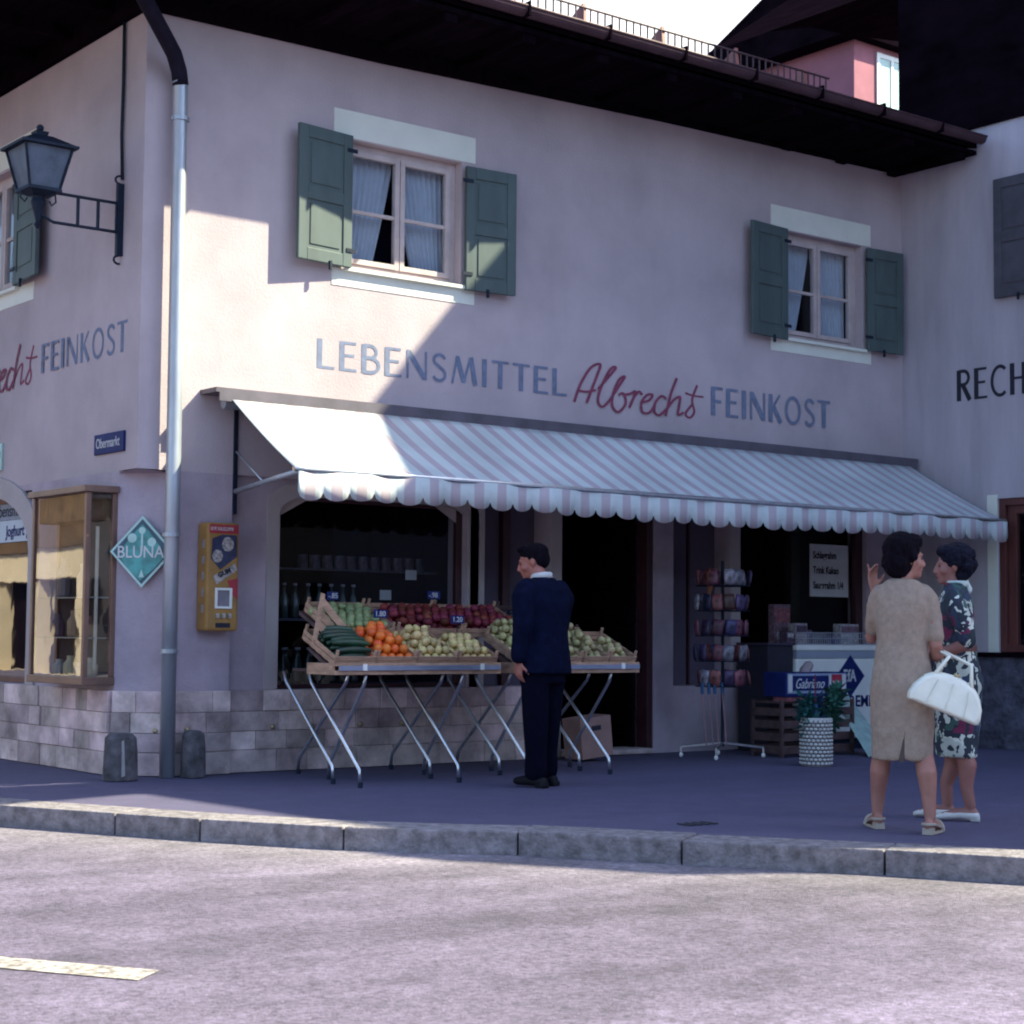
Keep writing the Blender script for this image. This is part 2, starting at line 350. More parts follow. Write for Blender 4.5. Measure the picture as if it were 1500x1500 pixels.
tag(MB().prism([(v.x, v.y, -0.15) for v in inner] + [(60, -46, -0.15), (60, 60, -0.15), (-14, 60, -0.15)], (0, 0, 0.147)).build('pavement', PAVE), kind='structure')
kb = MB()
i = 0
inside = {KERB.index(Vector(p)) for p in ((-.28, -4.05, 0), (.24, -4.7, 0), (.75, -5.55, 0))}
while i < len(KERB) - 1:
    span = 2 if i + 1 in inside else 1
    if span == 2: runs = [(0, 1)]
    else: k = max(1, round((KERB[i + 1] - KERB[i]).length / 1.1)); runs = [(t / k, (t + 1) / k) for t in range(k)]
    A_ = KERB[i:i + span + 1]; B_ = inner[i:i + span + 1]; L = (A_[-1] - A_[0]).length
    for t0, t1 in runs:
        g = .005 / L
        if span == 1: oa = [A_[0].lerp(A_[1], t0 + g), A_[0].lerp(A_[1], t1 - g)]; ob_ = [B_[0].lerp(B_[1], t0 + g), B_[0].lerp(B_[1], t1 - g)]
        else: oa = [A_[0].lerp(A_[1], 2 * g), A_[1], A_[1].lerp(A_[2], 1 - 2 * g)]; ob_ = [B_[0].lerp(B_[1], 2 * g), B_[1], B_[1].lerp(B_[2], 1 - 2 * g)]
        kb.prism([(p.x, p.y, -.145) for p in oa + ob_[::-1]], (0, 0, .149 + random.uniform(-.004, .004)))
    i += span
tag(kb.build('kerb', KERBM, bevel=0.009), kind='structure')
tag(MB().poly([(-3.06, -6.19, -0.121), (-3.2, -6.31, -0.121), (-5.0, -3.35, -0.121), (-4.86, -3.25, -0.121)]).poly([(-1.3, -9.3, -0.121), (-1.44, -9.4, -0.121), (-0.4, -11.2, -0.121), (-0.26, -11.1, -0.121)]).build('road_marking', MARK), kind='structure')
dr = MB()
for i in range(4): dr.box(1.0 + i * 0.06, -4.62, 0.0, 1.03 + i * 0.06, -4.5, 0.006)
tag(dr.build('water_cap', mat('cap_iron', (.035, .035, .05), .8)), 'small dark iron cap set in the pavement near the kerb', 'cover')

# ------------------------------------------------------------------ the corner shop building
XC = -0.172; XR = 8.4
shop = thing('corner_shop_building', 'two storey plastered corner building with painted LEBENSMITTEL lettering and green shutters', 'building', (XC, 0, 0))
T = 0.35
def wall_cells(mb, axis, pos, depth, u0, u1, z0, z1, holes, mi=0):
    us = sorted({u0, u1, *[h[0] for h in holes], *[h[1] for h in holes]}); zs = sorted({z0, z1, *[h[2] for h in holes], *[h[3] for h in holes]})
    def P(u, z, d): return (u, pos + d, z) if axis == 'y' else (pos + d, u, z)
    for i in range(len(us) - 1):
        for j in range(len(zs) - 1):
            cu = (us[i] + us[i + 1]) / 2; cz = (zs[j] + zs[j + 1]) / 2
            if any(h[0] < cu < h[1] and h[2] < cz < h[3] for h in holes): continue
            mb.poly([P(us[i], zs[j], 0), P(us[i + 1], zs[j], 0), P(us[i + 1], zs[j + 1], 0), P(us[i], zs[j + 1], 0)], mi)
    for a, b, c, d in holes:
        for (p, q) in (((a, c), (b, c)), ((b, c), (b, d)), ((b, d), (a, d)), ((a, d), (a, c))):
            mb.poly([P(*p, 0), P(*q, 0), P(*q, depth), P(*p, depth)], mi)
ZB = 2.25
UP1 = (1.6, 2.74, 3.97, 5.02); UP2 = (6.62, 7.78, 3.96, 5.02); UPL = (2.28, 3.42, 3.93, 4.98)
w = MB()
wall_cells(w, 'y', 0, 0.16, XC, XR, ZB, 6.0, [UP1, UP2])
wall_cells(w, 'x', XC, 0.16, 0, 9, ZB, 6.0, [UPL])
w.build('upper_wall', PLASTER, shop, fix=False)
CH = 0.3   # chamfer of the corner below the first floor
w = MB()
wall_cells(w, 'y', 0, 0.3, XC + CH, 0.62, 0, ZB, [])
wall_cells(w, 'x', XC, 0.2, CH, 9, 0, ZB, [(1.9, 4.2, 0.62, 2.2)])
w.poly([(XC + CH, 0, 0), (XC, CH, 0), (XC, CH, ZB - .02), (XC + CH, 0, ZB - .02)])
w.poly([(XC, 0, ZB), (XC + CH, 0, ZB), (XC + CH, 0, ZB - .02), (XC, CH, ZB - .02), (XC, CH, ZB)])
w.poly([(XC, 0, ZB), (XC + CH, 0, ZB - .02), (XC, CH, ZB - .02)])
w.build('lower_wall', PLASTER_LOW, shop, fix=False)
Y0 = 0.05
H = [(1.07, 2.86, 0.62, 2.13), (3.06, 3.76, 0.62, 2.3), (3.9, 4.99, 0.0, 2.3), (5.23, 5.96, 0.6, 2.3), (6.09, 7.89, 0.6, 2.3)]
w = MB(); wall_cells(w, 'y', Y0, 0.25, 0.62, XR, 0, 2.8, H)
w.poly([(0.62, 0, 0), (0.62, Y0, 0), (0.62, Y0, 2.8), (0.62, 0, 2.8)])
w.build('shopfront_wall', PLASTER_LOW, shop, fix=False)
# inside shell
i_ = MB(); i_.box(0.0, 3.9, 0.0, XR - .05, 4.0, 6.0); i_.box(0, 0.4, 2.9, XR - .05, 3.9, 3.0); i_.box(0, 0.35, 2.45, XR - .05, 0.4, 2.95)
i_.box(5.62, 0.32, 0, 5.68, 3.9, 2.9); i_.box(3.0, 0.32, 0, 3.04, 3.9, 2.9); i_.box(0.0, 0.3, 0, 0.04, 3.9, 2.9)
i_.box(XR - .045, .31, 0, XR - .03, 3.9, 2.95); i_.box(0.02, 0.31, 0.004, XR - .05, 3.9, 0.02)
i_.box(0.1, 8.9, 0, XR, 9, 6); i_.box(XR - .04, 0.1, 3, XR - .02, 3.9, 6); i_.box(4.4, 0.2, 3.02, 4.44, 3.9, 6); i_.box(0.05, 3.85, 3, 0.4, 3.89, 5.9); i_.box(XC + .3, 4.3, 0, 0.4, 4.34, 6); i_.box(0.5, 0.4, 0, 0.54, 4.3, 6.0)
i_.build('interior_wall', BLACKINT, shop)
# trim rectangles
each('window_trim', [(1.47, -.006, 5.03, 2.88, 0, 5.25), (1.47, -.006, 3.82, 2.88, 0, 3.96), (6.46, -.006, 5.03, 7.91, 0, 5.25), (6.46, -.006, 3.82, 7.91, 0, 3.96), (XC - .006, 1.97, 5.0, XC, 3.7, 5.22), (XC - .006, 1.97, 3.78, XC, 3.7, 3.93)], TRIMW, shop)
def arch_ring(u0, u1, z0, z1, wd, r, P, thick, mb):
    def path(o):
        pts = [(u0 - o, z0)]
        rr = r + o * 0.6
        for k in range(7):
            a = math.pi - k * math.pi / 12; pts.append((u0 - o + rr + rr * math.cos(a), z1 + o - rr * .5 + rr * .5 * math.sin(a)))
        for k in range(7):
            a = math.pi / 2 - k * math.pi / 12; pts.append((u1 + o - rr + rr * math.cos(a), z1 + o - rr * .5 + rr * .5 * math.sin(a)))
        pts.append((u1 + o, z0)); return pts
    A = path(0); B = path(wd)
    for i in range(len(A) - 1):
        q = [A[i], A[i + 1], B[i + 1], B[i]]
        mb.prism([P(u, z) for u, z in q], thick)
sr = MB(); arch_ring(1.06, 2.88, 0.62, 2.12, 0.11, 0.28, lambda u, z: (u, Y0 - 0.012, z), (0, 0.03, 0), sr)
each('pilaster', [(2.9, Y0 - 0.012, 0.62, 3.05, Y0, 2.5), (3.77, Y0 - 0.012, 0.0, 3.895, Y0, 2.5), (5.965, Y0 - .012, 0.6, 6.085, Y0, 2.5)], SURROUND, shop)
sr.build('surround', SURROUND, shop); sr = MB()
arch_ring(1.9, 4.2, 0.62, 2.2, 0.16, 1.0, lambda u, z: (XC - 0.02, u, z), (0.03, 0, 0), sr)
sr.build('surround', SURROUND, shop)
MB().poly([(1.07, Y0 + .06, 1.95), (1.07, Y0 + .06, 2.13), (1.4, Y0 + .06, 2.13)]).build('arch_corner', SURROUND, shop); MB().poly([(2.86, Y0 + .06, 1.95), (2.86, Y0 + .06, 2.13), (2.55, Y0 + .06, 2.13)]).build('arch_corner', SURROUND, shop)
# stone plinth blocks
pl = MB(); back = MB()
def plinth(P, u0, u1, z0=0.0, z1=0.62, pr=0.045):
    rows = [0.0, 0.17, 0.31, 0.46, 0.62]
    for i in range(4):
        u = u0
        while u < u1 - 0.02:
            L = random.uniform(0.2, 0.5); e = min(u + L, u1); 
            if u1 - e < 0.12: e = u1
            d = pr + random.uniform(-0.008, 0.012)
            a = [P(u + .002, rows[i] + .002, d), P(e - .002, rows[i] + .002, d), P(e - .002, rows[i + 1] - .002, d), P(u + .002, rows[i + 1] - .002, d)]
            b = [P(u + .002, rows[i] + .002, 0), P(e - .002, rows[i] + .002, 0), P(e - .002, rows[i + 1] - .002, 0), P(u + .002, rows[i + 1] - .002, 0)]
            pl.add(a + b, [(0, 1, 2, 3), (0, 4, 5, 1), (1, 5, 6, 2), (2, 6, 7, 3), (3, 7, 4, 0)]); u = e
    back.add([P(u0, 0, pr * .6), P(u1, 0, pr * .6), P(u1, .61, pr * .6), P(u0, .61, pr * .6)], [(0, 1, 2, 3)])
plinth(lambda u, z, d: (u, -d, z), XC + CH, 0.62)
plinth(lambda u, z, d: (u, Y0 - d, z), 0.62, 3.76)
plinth(lambda u, z, d: (XC - d, u, z), CH, 6.0)
s2 = math.sqrt(.5); plinth(lambda u, z, d: (XC + CH - u * s2 - d * s2, u * s2 - d * s2, z), 0, CH / s2)
plo = pl.build('stone_plinth', STONE, shop, bevel=0.004); back.build('mortar', MORTAR, plo)
studs = MB()
for x in (0.25, 0.62, 1.0, 1.35, 1.8, 2.2, 2.6): studs.ball((x, -0.06 if x < .62 else -0.01, 0.34), 0.02, 0.02, 0.02, 10, 6)
studs.ball((-.05, -.14, .34), .02)
studs.build('anchor_stud', mat('brass', (0.45, 0.36, 0.22), 0.4, 0.1, 5, metal=0.6), shop, smooth=True)

# upper windows
def upper_window(P, u0, u1, z0, z1, lit):
    # P(u, z, d): d = depth into the wall
    def bx(mb, a, b, c, d, e, f): 
        A = [P(a, c, e), P(b, c, e), P(b, d, e), P(a, d, e), P(a, c, f), P(b, c, f), P(b, d, f), P(a, d, f)]
        mb.add(A, [(0, 1, 2, 3), (4, 7, 6, 5), (0, 4, 5, 1), (1, 5, 6, 2), (2, 6, 7, 3), (3, 7, 4, 0)])
    f = MB(); t = 0.06; m = (u0 + u1) / 2
    bx(f, u0, u0 + t, z0, z1, .09, .15); bx(f, u1 - t, u1, z0, z1, .09, .15); bx(f, u0 + t, u1 - t, z1 - t, z1, .09, .15); bx(f, u0 + t, u1 - t, z0, z0 + t, .09, .15)
    fr = f.build('window', FRAMEW, shop, bevel=0.004)
    for a, b in ((u0 + t + .003, m - .004), (m + .004, u1 - t - .003)):
        s = MB(); k = 0.045
        bx(s, a, a + k, z0 + t, z1 - t, .075, .125); bx(s, b - k, b, z0 + t, z1 - t, .075, .125)
        bx(s, a + k, b - k, z1 - t - k, z1 - t - .002, .075, .125); bx(s, a + k, b - k, z0 + t + .002, z0 + t + k, .075, .125)
        zm = z0 + (z1 - z0) * 0.47; bx(s, a + k, b - k, zm - .015, zm + .015, .085, .115)
        s.build('sash', FRAMEW, fr, bevel=0.003)
    g = MB(); A = [P(u0 + t, z0 + t, .1), P(u1 - t, z0 + t, .1), P(u1 - t, z1 - t, .1), P(u0 + t, z1 - t, .1)]; g.poly(A); g.build('pane', GLASS, fr)
    for sgn in (0, 1):   # curtains tied towards the sides
        c = MB(); n = 46; rows = 10; vs = []
        ua, ub = (u0 + .04, m - .01) if sgn == 0 else (u1 - .04, m + .02)
        for j in range(rows + 1):
            v = j / rows; z = z1 - .06 - v * (z1 - z0 - .1); wid = 1 - 0.42 * (max(0, v - .1) ** 1.1)
            for i in range(n + 1):
                u = ua + (ub - ua) * (i / n) * wid; dd = .2 + 0.018 * math.sin(i / n * 2 * math.pi * 9 + v * 0.6)
                vs.append(P(u, z, dd))
        c.add(vs, [(j * (n + 1) + i, j * (n + 1) + i + 1, (j + 1) * (n + 1) + i + 1, (j + 1) * (n + 1) + i) for j in range(rows) for i in range(n)])
        c.build('curtain', CURTAIN, fr, smooth=True)
    s = MB(); bx(s, u0 - .02, u1 + .02, z0 - .03, z0 - .002, -.05, .09); s.build('sill', TRIMW, fr)
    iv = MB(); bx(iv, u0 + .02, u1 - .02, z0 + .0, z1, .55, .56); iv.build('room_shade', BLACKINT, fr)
upper_window(lambda u, z, d: (u, d, z), *UP1, True)
upper_window(lambda u, z, d: (u, d, z), *UP2, False)
upper_window(lambda u, z, d: (XC + d, u, z), *UPL, False)

def shutter(hx, hy, w, z0, z1, ang, base, flip=1, name='shutter', m=None):
    # leaf hinged at (hx,hy); ang = direction of leaf; base normal = outward
    d = Vector((math.cos(ang), math.sin(ang), 0)); nrm = Vector((-d.y, d.x, 0)) * flip
    o = Vector((hx, hy, 0))
    def bx(mb, a, b, c, e, f, g):
        pts = [o + d * x + nrm * y + Vector((0, 0, z)) for z in (c, e) for y in (f, g) for x in (a, b)]
        mb.add(pts, [(0, 2, 3, 1), (4, 5, 7, 6), (0, 1, 5, 4), (1, 3, 7, 5), (3, 2, 6, 7), (2, 0, 4, 6)])
    s = MB(); k = 0.09; t = .035
    bx(s, 0, k, z0, z1, 0, t); bx(s, w - k, w, z0, z1, 0, t); bx(s, k, w - k, z0, z0 + .1, 0, t); bx(s, k, w - k, z1 - .1, z1, 0, t)
    zm = (z0 + z1) / 2; bx(s, k, w - k, zm - .05, zm + .05, 0, t)
    ob = s.build(name, m or GREEN, base, bevel=0.005)
    p = MB(); bx(p, k - .002, w - k + .002, z0 + .098, z1 - .098, .008, t - .012); 
    p.build('shutter_panel', m or GREEN, ob, bevel=0.003)
    q = .03
    for za, zb in ((z0 + .1, zm - .05), (zm + .05, z1 - .1)): p = MB(); bx(p, k + q, w - k - q, za + q, zb - q, t - .013, t - .004); p.build('raised_field', m or GREEN, ob, bevel=0.004)
    for z in (z0 + .12, z1 - .14): h = MB(); bx(h, -.04, .06, z, z + .03, t, t + .008); h.build('hinge', IRON, ob)
    h = MB(); bx(h, w * .4, w * .4 + .02, z0 - .05, z0 + .02, t + .0, t + .02); h.build('shutter_hook', IRON, ob)
    return ob
def sh(hx, hy, ex, ey, w, z0, z1, out):
    ang = math.atan2(ey - hy, ex - hx); d = Vector((math.cos(ang), math.sin(ang))); n = Vector((-d.y, d.x))
    return shutter(hx, hy, w, z0, z1, ang, shop, 1 if n.dot(Vector(out)) > 0 else -1)
sh(1.61, -0.035, 1.1, -0.10, 0.54, 3.96, 5.03, (0, -1)); sh(2.75, -0.035, 3.25, -0.075, 0.5, 3.93, 4.98, (0, -1))
sh(6.63, -0.035, 6.1, -0.09, 0.55, 3.93, 5.02, (0, -1)); sh(7.8, -0.035, 8.34, -0.07, 0.51, 3.95, 5.0, (0, -1))
sh(XC - .035, 2.27, XC - .09, 1.67, 0.6, 3.93, 4.9, (-1, 0)); sh(XC - .035, 3.43, XC - .09, 4.0, 0.6, 3.93, 4.9, (-1, 0))

# shop windows and entrance
def frame_rect(mb, u0, u1, z0, z1, y0, y1, t):
    mb.box(u0, y0, z0, u0 + t, y1, z1); mb.box(u1 - t, y0, z0, u1, y1, z1); mb.box(u0 + t, y0, z1 - t, u1 - t, y1, z1); mb.box(u0 + t, y0, z0, u1 - t, y1, z0 + t)
f = MB(); frame_rect(f, 1.075, 2.855, .625, 2.125, .13, .18, .03); f.box(2.80, .1, .655, 2.86, .13, 2.1); sw = f.build('shop_window', MAROON, shop, bevel=.003)
MB().poly([(1.1, .15, .65), (2.83, .15, .65), (2.83, .15, 2.1), (1.1, .15, 2.1)]).build('pane', GLASSD, sw)
f = MB(); f.box(1.1, .2, 1.15, 2.8, .5, 1.17); f.box(1.1, .35, 1.56, 2.8, .5, 1.575); f.box(1.09, .19, .62, 2.85, .6, .66); f.build('display_shelf', mat('shelf_edge', (.04, .04, .07), .4, .1), sw)
f = MB(); frame_rect(f, 6.1, 7.885, .6, 2.29, .16, .22, .05); f.box(7.79, .1, .6, 7.885, .16, 2.29); sw2 = f.build('shop_window', MAROON, shop, bevel=.003)
MB().poly([(6.14, .19, .64), (7.8, .19, .64), (7.8, .19, 2.25), (6.14, .19, 2.25)]).build('pane', GLASSD, sw2)
each('recess_panel', [(3.06, .26, .6, 3.76, .3, 2.3), (5.23, .26, .6, 5.96, .3, 2.3)], PANELD, shop)
each('post', [(3.37, .2, .62, 3.45, .259, 2.3), (5.59, .23, .6, 5.61, .259, 2.3)], MAROON, shop)
f = MB(); f.box(3.9, .12, 0, 3.95, .2, 2.3); f.box(4.92, .06, 0, 4.985, .2, 2.3); f.box(3.95, .12, 2.24, 4.92, .2, 2.3); do = f.build('door_frame', MAROON, shop, bevel=.004)
MB().box(4.86, .2, .03, 4.9, 1.1, 2.2).build('door', DARKWOOD, do)
f = MB(); f.box(3.9, -.02, .004, 4.93, .3, .05); f.build('doorstep', STONE, shop, bevel=.01)
# L side shop window
f = MB()
f.box(XC + .1, 1.92, .62, XC + .16, 1.98, 2.19); f.box(XC + .1, 4.12, .62, XC + .16, 4.18, 2.19); f.box(XC + .1, 1.98, .62, XC + .16, 4.12, .67); f.box(XC + .1, 1.98, 2.13, XC + .16, 4.12, 2.19)
sw3 = f.build('shop_window', BROWNF, shop, bevel=.003)
MB().poly([(XC + .13, 1.95, .65), (XC + .13, 4.15, .65), (XC + .13, 4.15, 2.15), (XC + .13, 1.95, 2.15)]).build('pane', GLASSC, sw3)
f = MB(); f.box(XC + .11, 2.0, 1.99, XC + .125, 4.1, 2.13); b1 = f.build('name_band', mat('band_grey', (.25, .27, .34), .6, .1), sw3)
text('Lebensmittel', .15, MM((XC + .108, 3.0, 2.02), (0, -1, 0), (0, 0, 1)), BLACK_LET, 'name_lettering', b1)
f = MB(); f.box(XC + .10, 2.0, 1.8, XC + .122, 4.1, 1.985); b2 = f.build('product_band', mat('band_pale', (.5, .55, .62), .6, .05), sw3)
text('Joghurt | Trinkmilch', .13, MM((XC + .098, 2.66, 1.85), (0, -1, 0), (0, 0, 1)), SIGNBLUE, 'product_lettering', b2, bold=.003)

# ------------------------------------------------------------------ painted lettering
def arc(cx, cy, rx, ry, a0, a1, n=12): return [(cx + rx * math.cos(rad(a0 + (a1 - a0) * i / n)), cy + ry * math.sin(rad(a0 + (a1 - a0) * i / n))) for i in range(n + 1)]
TK, TN = .21, .1
GL = {
 'L': (.55, [([(.1, 0), (.1, 1)], TK), ([(.1, .04), (.55, .04)], TN)]),
 'E': (.55, [([(.1, 0), (.1, 1)], TK), ([(.1, .04), (.55, .04)], TN), ([(.1, .53), (.47, .53)], TN), ([(.1, .96), (.53, .96)], TN)]),
 'F': (.52, [([(.1, 0), (.1, 1)], TK), ([(.1, .5), (.45, .5)], TN), ([(.1, .96), (.52, .96)], TN)]),
 'B': (.6, [([(.1, 0), (.1, 1)], TK), ([(.1, .96)] + arc(.28, .75, .2, .21, 90, -90) + [(.1, .54)], TN + .02), ([(.1, .54)] + arc(.3, .29, .26, .25, 90, -90) + [(.1, .04)], TN + .03)]),
 'N': (.72, [([(.07, 0), (.07, 1)], TN), ([(.09, .95), (.63, .05)], TK), ([(.66, 0), (.66, 1)], TN)]),
 'S': (.5, [(arc(.26, .75, .19, .21, 20, 180, 9) + [(.1, .66), (.22, .56), (.38, .43), (.44, .34)] + arc(.25, .25, .2, .21, 10, -160, 9), .12)]),
 'M': (.9, [([(.06, 0), (.22, 1)], TN), ([(.22, .96), (.45, .08)], TK), ([(.45, .06), (.66, .98)], TN), ([(.68, 1), (.84, 0)], TK)]),
 'I': (.24, [([(.12, 0), (.12, 1)], TK)]),
 'T': (.6, [([(.3, 0), (.3, 1)], TK), ([(0, .96), (.6, .96)], TN)]),
 'K': (.62, [([(.1, 0), (.1, 1)], TK), ([(.16, .47), (.52, 1)], TN), ([(.24, .55), (.57, 0)], TK * .9)]),
 'O': (.78, [(arc(.38, .5, .31, .46, 0, 360, 26), .125)]),
 'R': (.6, [([(.1, 0), (.1, 1)], TK), ([(.1, .96)] + arc(.29, .74, .22, .22, 90, -90) + [(.1, .52)], TN + .03), ([(.26, .52), (.56, 0)], TK * .95)]),
 'C': (.66, [(arc(.4, .5, .33, .46, 50, 310, 20), .13)]),
 'H': (.68, [([(.1, 0), (.1, 1)], TK), ([(.57, 0), (.57, 1)], TK), ([(.1, .52), (.57, .52)], TN)]),
}
CNT = [0]
def ribbon(mb, pts, wd, P, taper=None):
    CNT[0] += 1; dz = 0.002 + (CNT[0] % 60) * 0.00015
    pts = [Vector(p) for p in pts]; vs = []
    for i, p in enumerate(pts):
        t = (pts[min(i + 1, len(pts) - 1)] - pts[max(i - 1, 0)]).normalized(); n = Vector((-t.y, t.x)) 
        k = wd if taper is None else wd * (0.75 + 0.5 * abs(t.y))
        if i == 0 or i == len(pts) - 1: k *= 0.96
        dq = dz + i * 4e-5; vs += [P(*(p + n * k / 2), dq), P(*(p - n * k / 2), dq)]
    mb.add(vs, [(2 * i, 2 * i + 1, 2 * i + 3, 2 * i + 2) for i in range(len(pts) - 1)])
def word(mb, s, P, u0, u1, z0, h):
    gap = .13; tot = sum(GL[c][0] for c in s) + gap * (len(s) - 1); sc = (u1 - u0) / tot; x = 0
    for c in s:
        wd, st = GL[c]
        for pts, t in st: ribbon(mb, [((x + px) * sc / h, py) for px, py in pts], t * min(1, sc / h * .92), lambda a, b, d: P(u0 + a * h, z0 + b * h, d))
        x += wd + gap
PM = lambda u, z, d: (u, -d, z)
PL = lambda u, z, d: (XC - d, -u, z)
for a_ in (('LEBENSMITTEL', PM, 1.34, 3.9, 3.14, .235), ('FEINKOST', PM, 5.65, 7.29, 3.12, .27), ('FEINKOST', PL, -1.77, -0.21, 3.14, .235), ('LEBENSMITTEL', PL, -6.1, -3.55, 3.14, .235)):
    m1 = MB(); word(m1, *a_); m1.build('painted_lettering', BLUE_LET, shop, fix=False)
ALB = [[(3.986, 3.1), (4.055, 3.261), (4.172, 3.418), (4.284, 3.462), (4.244, 3.352), (4.185, 3.227), (4.127, 3.103)], [(4.02, 3.203), (4.138, 3.203), (4.233, 3.226)],
 [(4.257, 3.234), (4.4, 3.376), (4.468, 3.451), (4.4, 3.426), (4.293, 3.255), (4.258, 3.133), (4.311, 3.083), (4.402, 3.155)],
 [(4.402, 3.155), (4.511, 3.294), (4.576, 3.38), (4.503, 3.339), (4.431, 3.194), (4.431, 3.093), (4.5, 3.053), (4.585, 3.134), (4.56, 3.224), (4.499, 3.206)],
 [(4.553, 3.211), (4.646, 3.232), (4.7, 3.256), (4.671, 3.179), (4.629, 3.101)], [(4.629, 3.101), (4.683, 3.198), (4.745, 3.258), (4.785, 3.232)],
 [(4.765, 3.159), (4.87, 3.191), (4.91, 3.243), (4.845, 3.237), (4.775, 3.16), (4.788, 3.077), (4.871, 3.078), (4.946, 3.156)],
 [(5.083, 3.221), (5.021, 3.242), (4.946, 3.175), (4.936, 3.089), (4.997, 3.066), (5.085, 3.13)], [(5.213, 3.426), (5.136, 3.267), (5.073, 3.063)],
 [(5.083, 3.121), (5.17, 3.217), (5.252, 3.255), (5.239, 3.162), (5.227, 3.089), (5.299, 3.114)], [(5.478, 3.384), (5.413, 3.244), (5.44, 3.132), (5.382, 3.073), (5.33, 3.109), (5.421, 3.206)], [(5.324, 3.299), (5.434, 3.282), (5.56, 3.282)]]
def smoothpts(p, k=5):
    p = [Vector(q) for q in p]; o = []
    for i in range(len(p) - 1):
        a = p[max(i - 1, 0)]; b = p[i]; c = p[i + 1]; d = p[min(i + 2, len(p) - 1)]
        for j in range(k):
            t = j / k; o.append(0.5 * ((2 * b) + (c - a) * t + (2 * a - 5 * b + 4 * c - d) * t * t + (3 * b - a - 3 * c + d) * t ** 3))
    return o + [p[-1]]
m2 = MB(); m4 = MB()
for st in ALB:
    q = smoothpts(st); ribbon(m2, q, .024, PM, 1)
    ribbon(m4, [Vector((p.x - 7.42, p.y + .01)) for p in q], .024, PL, 1)
m4.build('script_lettering', RED_LET, shop, fix=False); m2.build('script_lettering', RED_LET, shop, fix=False)

# ------------------------------------------------------------------ roof of the corner shop
rf = MB()
z_e = 6.02; pit = math.tan(rad(13)); rz = z_e + (4.5 + 1.0) * pit
rf.prism([(-2.1, -1.0, z_e), (-2.1, 4.5, rz), (-2.1, 10.0, z_e), (-2.1, 10.0, z_e - .1), (-2.1, 4.5, rz - .12), (-2.1, -1.0, z_e - .1)], (10.45, 0, 0))
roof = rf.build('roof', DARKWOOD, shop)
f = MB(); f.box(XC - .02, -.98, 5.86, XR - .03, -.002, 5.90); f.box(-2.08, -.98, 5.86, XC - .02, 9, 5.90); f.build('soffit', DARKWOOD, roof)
f = MB(); f.prism([(XC, -.004, 5.68), (XR - .02, -.004, 5.88), (XR - .02, -.004, 5.855), (XC, -.004, 5.855)], (0, -.03, 0)); 
f.prism([(XC, -.004, 5.66), (2.0, -.004, 5.70), (5, -.004, 5.8), (XR - .02, -.004, 5.84), (XR - .02, -.004, 5.858), (XC, -.004, 5.858)], (0, -.06, 0)) if False else None
f = MB(); f.prism([(XC - .005, -.004, 5.67), (1.9, -.004, 5.695), (5, -.004, 5.79), (XR - .02, -.004, 5.85), (XC - .005, -.004, 5.857)], (0, -.05, 0))
f.prism([(XC - .004, 0.0, 5.67), (XC - .004, 9, 5.67), (XC - .004, 9, 5.857), (XC - .004, 0, 5.857)], (-.05, 0, 0))
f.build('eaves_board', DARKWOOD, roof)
each('rafter', [(-2.06, -.3 + i * .75, 5.76, XC - .06, -.18 + i * .75, 5.858) for i in range(13)] + [(.3 + i * .78, -.96, 5.79, .42 + i * .78, -.06, 5.858) for i in range(11)], DARKWOOD, roof)
g = MB(); n = 9; r = .065
for i in range(n - 1):
    a0 = math.pi + math.pi * i / (n - 1); a1 = math.pi + math.pi * (i + 1) / (n - 1)
    g.prism([(-2.1, -1.06 + r * math.cos(a0), 6.01 + r * math.sin(a0)), (-2.1, -1.06 + r * math.cos(a1), 6.01 + r * math.sin(a1)), (-2.1, -1.06 + (r - .008) * math.cos(a1), 6.01 + (r - .008) * math.sin(a1)), (-2.1, -1.06 + (r - .008) * math.cos(a0), 6.01 + (r - .008) * math.sin(a0))], (XR + 2.05, 0, 0))
g.tube([(-2.1, -1.125, 6.015), (XR - .05, -1.125, 6.015)], .011)
gut = g.build('gutter', COPPER, roof)
each('gutter_bracket', [(-1.7 + i * .85, -1.14, 5.935, -1.68 + i * .85, -1.0, 6.05) for i in range(12)], DARKWOOD, gut)
sg = thing('snow_guard', 'long low picket rail along the roof edge above the gutter', 'railing', (1, -.85, 6.05))
f = MB(); f.tube([(-1.5, -.85, 6.26), (6.35, -.85, 6.26)], .01); f.tube([(-1.5, -.85, 6.1), (6.35, -.85, 6.1)], .01); f.build('rail', COPPER, sg)
f = MB()
for i in range(98): f.tube([(-1.45 + i * .08, -.85, 6.06), (-1.45 + i * .08, -.85, 6.27)], .0085, 5)
f.build('picket', COPPER, sg)
for i in range(9):
    x = -1.1 + i * .89
    MB().prism([(x, -.87, 6.03), (x, -.55, 6.13), (x, -.84, 6.3)], (.035, 0, 0)).build('support', mat('support_red', (.35, .12, .1), .6) if i == 0 else bpy.data.materials['support_red'], sg)

